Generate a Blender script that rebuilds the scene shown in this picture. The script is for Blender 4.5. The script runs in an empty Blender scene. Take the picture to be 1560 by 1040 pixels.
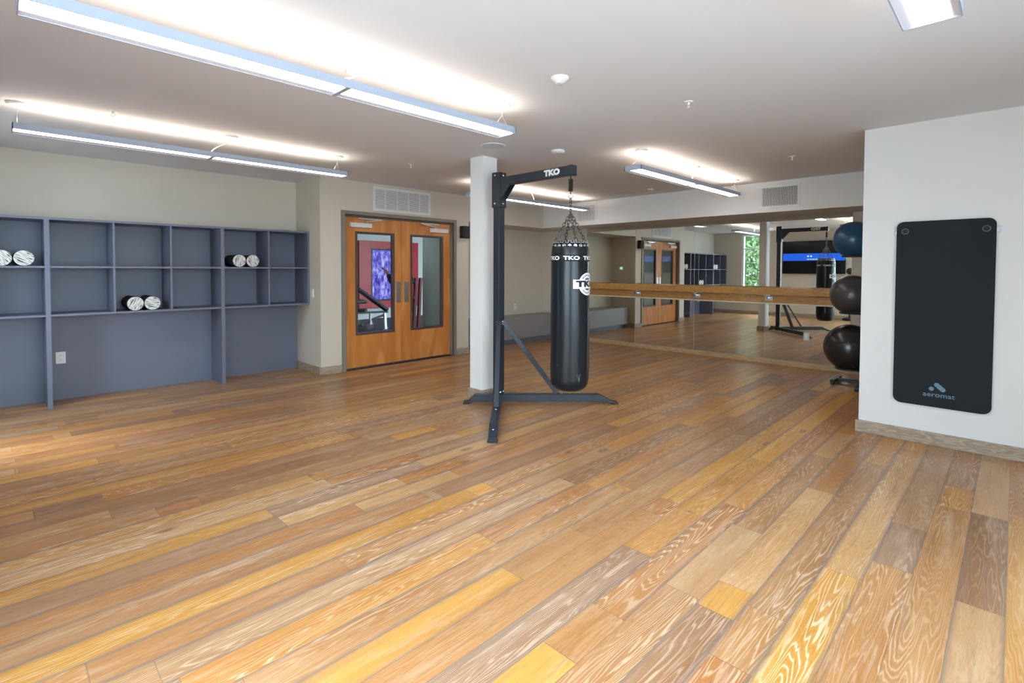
import bpy, bmesh, math, random
from mathutils import Vector, Matrix, Quaternion
random.seed(7)
sc = bpy.context.scene
COL = sc.collection
PI = math.pi

# ------------------------------------------------------------ materials
def nt(m):
    m.use_nodes = True
    t = m.node_tree
    t.nodes.clear()
    return t, t.nodes, t.links

def mat(name, col, rough=0.5, metal=0.0, var=0.06, scale=6.0, bump=0.0, bscale=120.0, spec=0.5, coat=0.0,
        emit=None, estr=0.0, stretch=(1, 1, 1)):
    m = bpy.data.materials.new(name)
    t, N, L = nt(m)
    out = N.new('ShaderNodeOutputMaterial')
    b = N.new('ShaderNodeBsdfPrincipled')
    L.new(b.outputs[0], out.inputs[0])
    tc = N.new('ShaderNodeTexCoord')
    mp = N.new('ShaderNodeMapping'); mp.inputs['Scale'].default_value = stretch
    L.new(tc.outputs['Object'], mp.inputs[0])
    nz = N.new('ShaderNodeTexNoise'); nz.inputs['Scale'].default_value = scale; nz.inputs['Detail'].default_value = 4
    L.new(mp.outputs[0], nz.inputs['Vector'])
    mx = N.new('ShaderNodeMix'); mx.data_type = 'RGBA'
    mx.inputs[6].default_value = (*[max(0, c * (1 - var)) for c in col], 1)
    mx.inputs[7].default_value = (*[min(1, c * (1 + var)) for c in col], 1)
    L.new(nz.outputs[0], mx.inputs[0])
    L.new(mx.outputs[2], b.inputs['Base Color'])
    b.inputs['Roughness'].default_value = rough
    b.inputs['Metallic'].default_value = metal
    b.inputs['Specular IOR Level'].default_value = spec
    b.inputs['Coat Weight'].default_value = coat
    b.inputs['Coat Roughness'].default_value = 0.15
    if bump:
        n2 = N.new('ShaderNodeTexNoise'); n2.inputs['Scale'].default_value = bscale
        L.new(tc.outputs['Object'], n2.inputs['Vector'])
        bp = N.new('ShaderNodeBump'); bp.inputs['Strength'].default_value = bump; bp.inputs['Distance'].default_value = 0.002
        L.new(n2.outputs[0], bp.inputs['Height']); L.new(bp.outputs[0], b.inputs['Normal'])
    if emit:
        b.inputs['Emission Color'].default_value = (*emit, 1)
        b.inputs['Emission Strength'].default_value = estr
    return m

def wood(name, c1, c2, c3, rough=0.4, grain=(1, 14, 14), scale=2.0, lines=10.0, coat=0.0):
    m = bpy.data.materials.new(name)
    t, N, L = nt(m)
    out = N.new('ShaderNodeOutputMaterial'); b = N.new('ShaderNodeBsdfPrincipled'); L.new(b.outputs[0], out.inputs[0])
    tc = N.new('ShaderNodeTexCoord'); mp = N.new('ShaderNodeMapping'); mp.inputs['Scale'].default_value = grain
    L.new(tc.outputs['Object'], mp.inputs[0])
    nz = N.new('ShaderNodeTexNoise'); nz.inputs['Scale'].default_value = scale; nz.inputs['Detail'].default_value = 3
    L.new(mp.outputs[0], nz.inputs['Vector'])
    mu = N.new('ShaderNodeMath'); mu.operation = 'MULTIPLY'; mu.inputs[1].default_value = lines
    L.new(nz.outputs[0], mu.inputs[0])
    fr = N.new('ShaderNodeMath'); fr.operation = 'PINGPONG'; fr.inputs[1].default_value = 0.5
    L.new(mu.outputs[0], fr.inputs[0])
    r = N.new('ShaderNodeValToRGB')
    r.color_ramp.elements[0].color = (*c1, 1); r.color_ramp.elements[1].color = (*c3, 1)
    r.color_ramp.elements[1].position = 0.5
    e = r.color_ramp.elements.new(0.25); e.color = (*c2, 1)
    L.new(fr.outputs[0], r.inputs[0]); L.new(r.outputs[0], b.inputs['Base Color'])
    b.inputs['Roughness'].default_value = rough; b.inputs['Coat Weight'].default_value = coat
    return m

def emis(name, col, s):
    m = bpy.data.materials.new(name)
    t, N, L = nt(m)
    out = N.new('ShaderNodeOutputMaterial'); e = N.new('ShaderNodeEmission')
    e.inputs[0].default_value = (*col, 1); e.inputs[1].default_value = s
    L.new(e.outputs[0], out.inputs[0])
    return m

def glass(name, tint=(0.93, 0.97, 0.96), refl=0.08):
    m = bpy.data.materials.new(name)
    t, N, L = nt(m)
    out = N.new('ShaderNodeOutputMaterial')
    tr = N.new('ShaderNodeBsdfTransparent'); tr.inputs[0].default_value = (*tint, 1)
    gl = N.new('ShaderNodeBsdfGlossy'); gl.inputs['Roughness'].default_value = 0.01
    lw = N.new('ShaderNodeLayerWeight'); lw.inputs[0].default_value = 0.25
    ma = N.new('ShaderNodeMath'); ma.operation = 'MULTIPLY_ADD'; ma.inputs[1].default_value = 0.5; ma.inputs[2].default_value = refl
    L.new(lw.outputs['Fresnel'], ma.inputs[0])
    mx = N.new('ShaderNodeMixShader')
    L.new(ma.outputs[0], mx.inputs[0]); L.new(tr.outputs[0], mx.inputs[1]); L.new(gl.outputs[0], mx.inputs[2])
    L.new(mx.outputs[0], out.inputs[0])
    return m

def floor_mat():
    m = bpy.data.materials.new('oak_plank_floor')
    t, N, L = nt(m)
    out = N.new('ShaderNodeOutputMaterial'); b = N.new('ShaderNodeBsdfPrincipled'); L.new(b.outputs[0], out.inputs[0])
    def M(op, a, bb=None, c=None):
        n = N.new('ShaderNodeMath'); n.operation = op
        for i, v in enumerate((a, bb, c)):
            if v is None: continue
            if isinstance(v, (int, float)): n.inputs[i].default_value = v
            else: L.new(v, n.inputs[i])
        return n.outputs[0]
    def ramp(fac, stops, interp='LINEAR'):
        r = N.new('ShaderNodeValToRGB'); r.color_ramp.interpolation = interp
        el = r.color_ramp.elements
        el[0].position, el[0].color = stops[0][0], (*stops[0][1], 1)
        el[1].position, el[1].color = stops[-1][0], (*stops[-1][1], 1)
        for p, c in stops[1:-1]:
            e = el.new(p); e.color = (*c, 1)
        L.new(fac, r.inputs[0]); return r.outputs[0]
    def mix(f, a, c, mode='MIX'):
        x = N.new('ShaderNodeMix'); x.data_type = 'RGBA'; x.blend_type = mode
        for s, v in ((0, f), (6, a), (7, c)):
            if isinstance(v, (int, float)): x.inputs[s].default_value = v
            elif isinstance(v, tuple): x.inputs[s].default_value = (*v, 1)
            else: L.new(v, x.inputs[s])
        return x.outputs[2]
    def noise(vec, scale, det=3, rough=0.5, dist=0.0):
        n = N.new('ShaderNodeTexNoise'); n.inputs['Scale'].default_value = scale; n.inputs['Detail'].default_value = det
        n.inputs['Roughness'].default_value = rough; n.inputs['Distortion'].default_value = dist
        L.new(vec, n.inputs['Vector']); return n.outputs[0]
    def comb(x, y, z):
        c = N.new('ShaderNodeCombineXYZ')
        for i, v in enumerate((x, y, z)):
            if isinstance(v, (int, float)): c.inputs[i].default_value = v
            else: L.new(v, c.inputs[i])
        return c.outputs[0]
    tc = N.new('ShaderNodeTexCoord'); sp = N.new('ShaderNodeSeparateXYZ'); L.new(tc.outputs['Object'], sp.inputs[0])
    X, Y = sp.outputs[0], sp.outputs[1]
    W, LEN = 0.157, 2.3
    yr = M('DIVIDE', Y, W); row = M('FLOOR', yr); v = M('SUBTRACT', yr, row)
    wn = N.new('ShaderNodeTexWhiteNoise'); wn.noise_dimensions = '1D'; L.new(row, wn.inputs['W'])
    xs = M('ADD', M('DIVIDE', X, LEN), M('MULTIPLY', wn.outputs[0], 7.3))
    col = M('FLOOR', xs); u = M('SUBTRACT', xs, col)
    # split some boards into two uneven lengths
    w3 = N.new('ShaderNodeTexWhiteNoise'); w3.noise_dimensions = '2D'; L.new(comb(row, col, 0), w3.inputs['Vector'])
    cut = M('MULTIPLY_ADD', w3.outputs[0], 0.6, 0.5)
    sub = M('GREATER_THAN', u, cut)
    bid = comb(row, col, sub)
    w2 = N.new('ShaderNodeTexWhiteNoise'); w2.noise_dimensions = '3D'; L.new(bid, w2.inputs['Vector'])
    rnd = w2.outputs[0]
    rc = N.new('ShaderNodeSeparateColor'); L.new(w2.outputs[1], rc.inputs[0])
    r2, r3 = rc.outputs[1], rc.outputs[2]
    base = ramp(rnd, [(0.0, (0.50, 0.225, 0.075)), (0.16, (0.53, 0.285, 0.12)), (0.30, (0.36, 0.20, 0.11)), (0.44, (0.66, 0.335, 0.07)),
                      (0.56, (0.58, 0.28, 0.085)), (0.66, (0.40, 0.245, 0.155)), (0.78, (0.64, 0.39, 0.185)), (0.88, (0.62, 0.32, 0.085)), (1.0, (0.78, 0.42, 0.085))])
    # cathedral grain: contour lines of a stretched field, different on each board
    off = M('MULTIPLY', rnd, 91.0)
    gx = M('ADD', M('MULTIPLY', X, 0.62), off)
    gy = M('ADD', M('MULTIPLY', Y, 8.0), M('MULTIPLY', r2, 37.0))
    gv = comb(gx, gy, 0)
    f1 = noise(gv, 1.0, 4.0, 0.42, 0.15)
    ringn = M('PINGPONG', M('MULTIPLY', f1, 30.0), 0.5)
    fine = noise(comb(M('MULTIPLY', X, 9.0), M('MULTIPLY', Y, 260.0), off), 1.0, 2, 0.6)
    pores = ramp(ringn, [(0.0, (1, 1, 1)), (0.06, (1, 1, 1)), (0.20, (0, 0, 0)), (1, (0, 0, 0))])
    patch = ramp(noise(comb(gx, gy, 5.0), 0.8, 3), [(0.36, (0, 0, 0)), (0.62, (1, 1, 1))])
    lime = M('MULTIPLY', M('MULTIPLY', pores, M('MULTIPLY_ADD', r3, 0.75, 0.05)), M('MULTIPLY_ADD', patch, 0.95, 0.05))
    # tone drift inside a board
    drift = noise(comb(M('MULTIPLY', gx, 1.1), M('MULTIPLY', gy, 0.6), 3.0), 1.3, 4, 0.6)
    c = mix(ramp(drift, [(0.3, (0, 0, 0)), (0.72, (1, 1, 1))]), mix(0.82, base, base), mix(1.0, base, (0.76, 0.64, 0.52), 'MULTIPLY'))
    c = mix(M('MULTIPLY', M('SUBTRACT', fine, 0.35), 0.65), c, mix(1.0, c, (0.45, 0.38, 0.34), 'MULTIPLY'))
    spk = noise(comb(M('MULTIPLY', X, 30.0), M('MULTIPLY', Y, 420.0), off), 1.0, 3, 0.7)
    c = mix(M('MULTIPLY', ramp(spk, [(0.52, (0, 0, 0)), (0.66, (1, 1, 1))]), 0.34), c, mix(1.0, c, (0.50, 0.42, 0.36), 'MULTIPLY'))
    late = ramp(ringn, [(0.30, (0, 0, 0)), (0.48, (1, 1, 1))])
    c = mix(M('MULTIPLY', late, M('MULTIPLY', patch, 0.30)), c, mix(1.0, c, (0.72, 0.52, 0.34), 'MULTIPLY'))
    c = mix(M('MULTIPLY', lime, 0.70), c, (0.86, 0.69, 0.50))
    # whitish limed patches
    lp = ramp(noise(comb(M('MULTIPLY', gx, 2.5), M('MULTIPLY', gy, 1.3), 11.0), 1.2, 6, 0.7), [(0.53, (0, 0, 0)), (0.72, (1, 1, 1))])
    c = mix(M('MULTIPLY', lp, 0.30), c, (0.68, 0.54, 0.42))
    # dark weathered streaks hugging board edges
    edge = M('ABSOLUTE', M('SUBTRACT', v, 0.5))
    ew = noise(comb(M('MULTIPLY', X, 3.0), M('MULTIPLY', Y, 22.0), off), 1.0, 6, 0.72)
    eb = M('MULTIPLY', M('POWER', M('MULTIPLY', edge, 2.0), 5.0), M('MULTIPLY', M('GREATER_THAN', r2, 0.3), 1.0))
    ef = ramp(M('MULTIPLY', eb, M('MULTIPLY', ew, 2.3)), [(0.22, (0, 0, 0)), (0.85, (1, 1, 1))])
    c = mix(M('MULTIPLY', ef, 0.62), c, (0.22, 0.155, 0.12))
    st = ramp(noise(comb(M('MULTIPLY', gx, 1.6), M('MULTIPLY', gy, 2.4), 21.0), 1.0, 7, 0.72), [(0.56, (0, 0, 0)), (0.68, (1, 1, 1))])
    c = mix(M('MULTIPLY', st, 0.62), c, (0.22, 0.145, 0.10))
    # knots
    vo = N.new('ShaderNodeTexVoronoi'); vo.inputs['Scale'].default_value = 1.0
    L.new(comb(M('MULTIPLY', X, 1.3), M('MULTIPLY', Y, 3.0), off), vo.inputs['Vector'])
    kn = ramp(vo.outputs['Distance'], [(0.0, (0.9, 0.9, 0.9)), (0.022, (0.2, 0.2, 0.2)), (0.04, (1, 1, 1)), (0.10, (0, 0, 0))])
    c = mix(M('MULTIPLY', kn, 0.75), c, (0.17, 0.085, 0.04))
    # joints
    seam = M('MAXIMUM', M('GREATER_THAN', edge, 0.488),
             M('MAXIMUM', M('LESS_THAN', u, 0.0016), M('LESS_THAN', M('ABSOLUTE', M('SUBTRACT', u, cut)), 0.0012)))
    c = mix(M('MULTIPLY', seam, 0.45), c, (0.17, 0.12, 0.09))
    L.new(c, b.inputs['Base Color'])
    rg = M('MULTIPLY_ADD', ew, 0.14, 0.24)
    L.new(rg, b.inputs['Roughness'])
    b.inputs['Specular IOR Level'].default_value = 0.40
    bp = N.new('ShaderNodeBump'); bp.inputs['Strength'].default_value = 0.25; bp.inputs['Distance'].default_value = 0.0015
    L.new(M('SUBTRACT', M('SUBTRACT', 1.0, seam), M('MULTIPLY', lime, 0.25)), bp.inputs['Height']); L.new(bp.outputs[0], b.inputs['Normal'])
    return m

M_floor = floor_mat()
M_wall = mat('painted_wall_greige', (0.65, 0.595, 0.505), 0.7, var=0.02, scale=2)
M_wallw = mat('painted_wall_white', (0.78, 0.79, 0.785), 0.7, var=0.015, scale=2)
M_ceil = mat('ceiling_paint', (0.70, 0.725, 0.77), 0.85, var=0.015, scale=1.5)
M_shelf = mat('slate_blue_laminate', (0.145, 0.16, 0.225), 0.45, var=0.05, scale=1.3)
M_bench = mat('grey_laminate', (0.27, 0.26, 0.27), 0.4, var=0.04, scale=2)
M_base = wood('limed_oak_baseboard', (0.30, 0.23, 0.17), (0.36, 0.285, 0.21), (0.48, 0.40, 0.31), 0.5, (1.2, 1.2, 12), 2.0, 9)
M_door = wood('cherry_door_veneer', (0.56, 0.20, 0.045), (0.62, 0.24, 0.058), (0.70, 0.31, 0.09), 0.35, (2.2, 2.2, 0.5), 1.3, 4, coat=0.3)
M_barre = wood('oak_barre', (0.42, 0.20, 0.05), (0.50, 0.26, 0.075), (0.58, 0.33, 0.11), 0.35, (14, 1, 14), 2.0, 8, coat=0.3)
M_dframe = mat('taupe_painted_steel', (0.235, 0.215, 0.185), 0.45, var=0.03)
M_lite = mat('bronze_lite_frame', (0.09, 0.065, 0.06), 0.4)
M_black = mat('black_plastic', (0.012, 0.012, 0.014), 0.45)
M_rubber = mat('black_rubber', (0.02, 0.02, 0.022), 0.7, bump=0.2)
M_white = mat('white_plastic', (0.80, 0.81, 0.82), 0.45, var=0.02)
M_steel = mat('brushed_steel', (0.62, 0.64, 0.66), 0.32, 1.0, var=0.05, scale=30)
M_bolt = mat('chrome_bolt', (0.85, 0.86, 0.88), 0.2, 1.0)
M_frameblk = mat('black_powder_coat', (0.020, 0.029, 0.043), 0.38, var=0.1, bump=0.15, bscale=300)
M_leather = mat('black_vinyl', (0.008, 0.011, 0.016), 0.28, var=0.3, scale=3, bump=0.35, bscale=22, spec=0.4)
M_band = mat('black_band', (0.012, 0.014, 0.02), 0.5)
M_print = mat('white_print', (0.82, 0.83, 0.85), 0.5, var=0.01)
M_mat = mat('charcoal_foam', (0.013, 0.018, 0.023), 0.8, spec=0.3, var=0.08, scale=2, bump=0.3, bscale=200)
M_matprint = mat('blue_grey_print', (0.13, 0.24, 0.34), 0.6, var=0.05)
M_alu = mat('light_blue_grey_aluminium', (0.36, 0.42, 0.53), 0.45, 0.1, var=0.03)
M_whitemet = mat('white_reflector', (0.50, 0.50, 0.56), 0.5)
M_lens = emis('lens_glow', (1.0, 0.95, 0.90), 5.0)
M_uplens = emis('up_lens_glow', (1.0, 0.80, 0.60), 9.0)
M_ballblue = mat('blue_vinyl', (0.008, 0.075, 0.16), 0.28, var=0.1, spec=0.6)
M_ballgrey = mat('dark_grey_vinyl', (0.055, 0.052, 0.058), 0.3, var=0.1, spec=0.6)
M_ballblk = mat('black_vinyl_ball', (0.016, 0.015, 0.018), 0.24, var=0.1, spec=0.6)
M_red = mat('red_paint', (0.42, 0.004, 0.014), 0.4)
M_maroon = mat('maroon_enamel', (0.20, 0.012, 0.03), 0.35)
M_gymfloor = mat('speckled_rubber_floor', (0.05, 0.052, 0.058), 0.7, var=0.5, scale=60)
M_gymwall = mat('gym_wall_paint', (0.62, 0.64, 0.64), 0.7, var=0.02)
M_gymwall2 = mat('pale_blue_grey_paint', (0.56, 0.64, 0.66), 0.6, var=0.02)
M_skin = mat('skin', (0.50, 0.27, 0.18), 0.5)
M_cloth = mat('black_jersey', (0.015, 0.016, 0.02), 0.85, var=0.2, scale=20)
M_hair = mat('dark_hair', (0.02, 0.014, 0.010), 0.6, var=0.3, scale=60)
M_glass = glass('clear_glass', (0.96, 0.98, 0.975), 0.03)
M_doorglass = glass('door_glass', (0.88, 0.92, 0.91), 0.012)
M_grille2 = mat('grille_blue_grey', (0.30, 0.32, 0.38), 0.7)
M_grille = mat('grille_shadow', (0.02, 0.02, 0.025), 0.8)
M_green = mat('thermostat_display', (0.2, 0.5, 0.25), 0.4, emit=(0.35, 0.8, 0.4), estr=0.8)
M_mirror = mat('mirror_silver', (0.80, 0.85, 0.82), 0.012, 1.0, var=0.0)
M_leaf = mat('tree_leaves', (0.085, 0.15, 0.045), 0.5, var=0.6, scale=5)
M_bark = mat('tree_bark', (0.09, 0.06, 0.04), 0.9, var=0.3)
M_bounce_ground = mat('pale_bounce_ground', (0.50, 0.50, 0.50), 0.9, var=0.15, scale=3)  # unseen outdoor ground, kept pale to bounce daylight indoors

# marbled white and black roller ends
def roller_end():
    m = bpy.data.materials.new('streaked_foam'); t, N, L = nt(m)
    out = N.new('ShaderNodeOutputMaterial'); b = N.new('ShaderNodeBsdfPrincipled'); L.new(b.outputs[0], out.inputs[0])
    tc = N.new('ShaderNodeTexCoord'); mp = N.new('ShaderNodeMapping'); mp.inputs['Scale'].default_value = (6, 6, 60)
    mp.inputs['Rotation'].default_value = (0, 0.5, 0)
    L.new(tc.outputs['Object'], mp.inputs[0])
    nz = N.new('ShaderNodeTexNoise'); nz.inputs['Scale'].default_value = 2.2; nz.inputs['Detail'].default_value = 6; nz.inputs['Distortion'].default_value = 0.5
    L.new(mp.outputs[0], nz.inputs['Vector'])
    r = N.new('ShaderNodeValToRGB'); r.color_ramp.elements[0].position = 0.36; r.color_ramp.elements[1].position = 0.50
    r.color_ramp.elements[0].color = (0.03, 0.03, 0.032, 1); r.color_ramp.elements[1].color = (0.72, 0.72, 0.70, 1)
    L.new(nz.outputs[0], r.inputs[0]); L.new(r.outputs[0], b.inputs['Base Color']); b.inputs['Roughness'].default_value = 0.7
    return m
M_streak = roller_end()

# bag leather: scuffed near the lower left side
def violet_screen():
    m = bpy.data.materials.new('violet_forest_picture'); t, N, L = nt(m)
    out = N.new('ShaderNodeOutputMaterial'); e = N.new('ShaderNodeEmission'); L.new(e.outputs[0], out.inputs[0])
    tc = N.new('ShaderNodeTexCoord'); mp = N.new('ShaderNodeMapping'); mp.inputs['Scale'].default_value = (9, 1, 3.5)
    L.new(tc.outputs['Object'], mp.inputs[0])
    nz = N.new('ShaderNodeTexNoise'); nz.inputs['Scale'].default_value = 1.5; nz.inputs['Detail'].default_value = 8; nz.inputs['Roughness'].default_value = 0.7
    L.new(mp.outputs[0], nz.inputs['Vector'])
    r = N.new('ShaderNodeValToRGB'); el = r.color_ramp.elements
    el[0].position = 0.34; el[0].color = (0.03, 0.02, 0.22, 1); el[1].position = 0.68; el[1].color = (0.62, 0.62, 1.0, 1)
    x = el.new(0.5); x.color = (0.15, 0.13, 0.62, 1)
    L.new(nz.outputs[0], r.inputs[0]); L.new(r.outputs[0], e.inputs[0]); e.inputs[1].default_value = 1.0
    return m
M_violet = violet_screen()
M_screenblk = mat('screen_black', (0.004, 0.004, 0.006), 0.15)
M_screenblue = mat('screen_blue', (0.005, 0.03, 0.25), 0.2, emit=(0.01, 0.10, 0.62), estr=0.9)
M_screenwht = mat('screen_white', (0.5, 0.5, 0.5), 0.3, emit=(0.8, 0.9, 1.0), estr=1.0)

# ------------------------------------------------------------ mesh helpers
def BM(): return bmesh.new()

def bx(bm, x0, x1, y0, y1, z0, z1, bev=0.0, R=None):
    vs = [bm.verts.new((x, y, z)) for z in (z0, z1) for y in (y0, y1) for x in (x0, x1)]
    fs = []
    for idx in ((0, 2, 3, 1), (4, 5, 7, 6), (0, 1, 5, 4), (2, 6, 7, 3), (0, 4, 6, 2), (1, 3, 7, 5)):
        fs.append(bm.faces.new([vs[i] for i in idx]))
    if R is not None:
        for v in vs: v.co = R @ v.co
    if bev:
        es = list({e for f in fs for e in f.edges})
        bmesh.ops.bevel(bm, geom=es, offset=bev, segments=2, affect='EDGES', profile=0.5)
    return vs

def frame_from(d):
    d = d.normalized()
    a = Vector((0, 0, 1)) if abs(d.z) < 0.95 else Vector((1, 0, 0))
    s = d.cross(a).normalized(); u = s.cross(d).normalized()
    return s, u

def bar(bm, p, q, w, h, bev=0.0):
    """rectangular tube from p to q, w = sideways width, h = height"""
    p, q = Vector(p), Vector(q); d = q - p; s, u = frame_from(d)
    R = Matrix((s, d.normalized(), u)).transposed().to_4x4(); R.translation = p
    bx(bm, -w / 2, w / 2, 0, d.length, -h / 2, h / 2, bev, R)

def cyl(bm, p, q, r, seg=20, r2=None, cap=True):
    p, q = Vector(p), Vector(q); d = q - p; s, u = frame_from(d)
    r2 = r if r2 is None else r2
    a = [bm.verts.new(p + (s * math.cos(2 * PI * i / seg) + u * math.sin(2 * PI * i / seg)) * r) for i in range(seg)]
    b = [bm.verts.new(q + (s * math.cos(2 * PI * i / seg) + u * math.sin(2 * PI * i / seg)) * r2) for i in range(seg)]
    for i in range(seg):
        f = bm.faces.new((a[i], b[i], b[(i + 1) % seg], a[(i + 1) % seg])); f.smooth = True
    if cap:
        bm.faces.new(a); bm.faces.new(b[::-1])

def lathe(bm, prof, c=(0, 0, 0), seg=40, smooth=True):
    """prof list of (r, z) bottom to top about a vertical axis"""
    rings = []
    for r, z in prof:
        if r < 1e-6: rings.append([bm.verts.new((c[0], c[1], c[2] + z))])
        else: rings.append([bm.verts.new((c[0] + r * math.cos(2 * PI * i / seg), c[1] + r * math.sin(2 * PI * i / seg), c[2] + z)) for i in range(seg)])
    for A, B in zip(rings, rings[1:]):
        for i in range(seg):
            j = (i + 1) % seg
            if len(A) == 1 and len(B) == 1: continue
            if len(A) == 1: f = bm.faces.new((A[0], B[j], B[i]))
            elif len(B) == 1: f = bm.faces.new((A[i], A[j], B[0]))
            else: f = bm.faces.new((A[i], A[j], B[j], B[i]))
            f.smooth = smooth
    for R_ in (rings[0], rings[-1]):
        if len(R_) > 2:
            bm.faces.new(R_ if R_ is rings[-1] else R_[::-1])

def tube(bm, pts, r, seg=10):
    pts = [Vector(p) for p in pts]
    rings = []; prev = None
    for i, p in enumerate(pts):
        d = (pts[min(i + 1, len(pts) - 1)] - pts[max(i - 1, 0)]).normalized()
        if prev is None: s, u = frame_from(d)
        else:
            s = (prev - d * prev.dot(d)).normalized(); u = s.cross(d).normalized()
        prev = s
        rings.append([bm.verts.new(p + (s * math.cos(2 * PI * k / seg) + u * math.sin(2 * PI * k / seg)) * r) for k in range(seg)])
    for A, B in zip(rings, rings[1:]):
        for k in range(seg):
            f = bm.faces.new((A[k], A[(k + 1) % seg], B[(k + 1) % seg], B[k])); f.smooth = True
    bm.faces.new(rings[0][::-1]); bm.faces.new(rings[-1])

def torus(bm, c, n, R, r, seg=18, ms=6, sx=1.0, updir=None):
    c, n = Vector(c), Vector(n).normalized()
    if updir is not None:
        u = Vector(updir).normalized(); s = n.cross(u).normalized()
    else: s, u = frame_from(n)
    rings = []
    for i in range(seg):
        a = 2 * PI * i / seg
        d = s * math.cos(a) + u * math.sin(a)
        cc = c + s * math.cos(a) * R + u * math.sin(a) * R * sx
        rings.append([bm.verts.new(cc + (d * math.cos(2 * PI * k / ms) + n * math.sin(2 * PI * k / ms)) * r) for k in range(ms)])
    for i in range(seg):
        A, B = rings[i], rings[(i + 1) % seg]
        for k in range(ms):
            f = bm.faces.new((A[k], B[k], B[(k + 1) % ms], A[(k + 1) % ms])); f.smooth = True

def chain(bm, p, q, link=0.034, r=0.0032):
    p, q = Vector(p), Vector(q); d = q - p; n = max(1, int(round(d.length / (link * 0.72))))
    s, u = frame_from(d)
    for i in range(n):
        c = p + d * ((i + 0.5) / n)
        torus(bm, c, s if i % 2 else u, link * 0.30, r, 14, 5, sx=1.65, updir=d)

def sphere(bm, c, r, seg=40, rings=24):
    lathe(bm, [(r * math.sin(PI * i / rings) if 0 < i < rings else 0, -r * math.cos(PI * i / rings)) for i in range(rings + 1)], c, seg)

def link(name, bm, m, parent=None, loc=None):
    me = bpy.data.meshes.new(name)
    bmesh.ops.recalc_face_normals(bm, faces=bm.faces[:])
    bm.to_mesh(me); bm.free()
    for mm in (m if isinstance(m, (list, tuple)) else [m]): me.materials.append(mm)
    o = bpy.data.objects.new(name, me); COL.objects.link(o)
    if loc: o.location = loc
    if parent: o.parent = parent
    return o

def tag(o, label=None, cat=None, group=None, kind=None):
    if label: o['label'] = label
    if cat: o['category'] = cat
    if group: o['group'] = group
    if kind: o['kind'] = kind
    return o

def thing(name, label, cat, loc=(0, 0, 0), group=None):
    o = bpy.data.objects.new(name, None); COL.objects.link(o)
    o.location = loc; o.empty_display_size = 0.1
    return tag(o, label, cat, group)

def struct(name, bm, m, label=None):
    return tag(link(name, bm, m), label, None, None, 'structure')

def text_bm(s, size, weight=0.0, spacing=1.0, res=6, shear=0.0, sx=1.0):
    """mesh of a line of text, centred on the origin, in the XY plane"""
    cu = bpy.data.curves.new('lettering', 'FONT'); cu.body = s; cu.size = size; cu.offset = weight
    cu.space_character = spacing; cu.resolution_u = res; cu.shear = shear
    cu.align_x = 'CENTER'; cu.align_y = 'CENTER'
    ob = bpy.data.objects.new('lettering', cu); COL.objects.link(ob)
    dg = bpy.context.evaluated_depsgraph_get()
    me = bpy.data.meshes.new_from_object(ob.evaluated_get(dg))
    bm = bmesh.new(); bm.from_mesh(me)
    bpy.data.objects.remove(ob); bpy.data.curves.remove(cu); bpy.data.meshes.remove(me)
    for v in bm.verts: v.co.x *= sx
    return bm

def place(bm, fn):
    for v in bm.verts: v.co = Vector(fn(v.co.x, v.co.y, v.co.z))

def ring2d(bm, r0, r1, seg=48, z=0.0):
    a = [bm.verts.new((r0 * math.cos(2 * PI * i / seg), r0 * math.sin(2 * PI * i / seg), z)) for i in range(seg)]
    b = [bm.verts.new((r1 * math.cos(2 * PI * i / seg), r1 * math.sin(2 * PI * i / seg), z)) for i in range(seg)]
    for i in range(seg):
        j = (i + 1) % seg; bm.faces.new((a[i], b[i], b[j], a[j]))

def grid2d(bm, x0, x1, y0, y1, nx=16, ny=4, z=0.0):
    V = [[bm.verts.new((x0 + (x1 - x0) * i / nx, y0 + (y1 - y0) * j / ny, z)) for i in range(nx + 1)] for j in range(ny + 1)]
    for j in range(ny):
        for i in range(nx): bm.faces.new((V[j][i], V[j][i + 1], V[j + 1][i + 1], V[j + 1][i]))

# ------------------------------------------------------------ dimensions
H = 2.635
XM = 8.287      # mirror face
YD = 6.568      # wall with the double doors
YS = 7.33       # wall behind the cubbies
YA = 7.24       # back of the alcove
XL = -0.65      # left wall
XR = 5.359      # wall with the hanging mat
YE = 0.966      # its end
YB = -1.35      # rear wall
SO = 2.215      # soffit underside

# ------------------------------------------------------------ shell
b = BM(); bx(b, XL - .2, XM + .2, YB - .2, YS + .2, -0.12, 0.0); struct('floor', b, M_floor)
b = BM(); bx(b, XL - .2, XM + .2, YB - .2, YS + .2, H, H + .15); struct('ceiling', b, M_ceil)

def wall_holes(axis, c0, c1, a0, a1, z0, z1, holes):
    """wall slab, thickness c0..c1 on `axis`, spanning a0..a1, with rectangular holes (lo, hi, zlo, zhi)"""
    b = BM()
    def add(p, q, r, s):
        if q - p < 1e-4 or s - r < 1e-4: return
        if axis == 'x': bx(b, c0, c1, p, q, r, s)
        else: bx(b, p, q, c0, c1, r, s)
    cur = a0
    for lo, hi, zl, zh in sorted(holes):
        add(cur, lo, z0, z1); add(lo, hi, z0, zl); add(lo, hi, zh, z1); cur = hi
    add(cur, a1, z0, z1)
    return b
W1 = (5.45, 6.40, 0.38, 2.56); W2 = (0.1, 2.5, 0.38, 2.56)
struct('wall_left', wall_holes('x', XL - .18, XL, YB - .18, YS + .18, 0, H, [W1, W2]), M_wall)
W3 = (-0.35, 2.15, 0.30, 2.50); W4 = (2.5, 3.3, 0.30, 2.50)
struct('wall_rear', wall_holes('y', YB - .18, YB, XL, XM + .15, 0, H, [W3, W4]), M_wallw)
b = BM(); bx(b, XL, 3.064, YS, YS + .18, 0, H); struct('wall_back', b, M_wall)
DX0, DX1, DZ = 3.41, 5.312, 2.165
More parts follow.
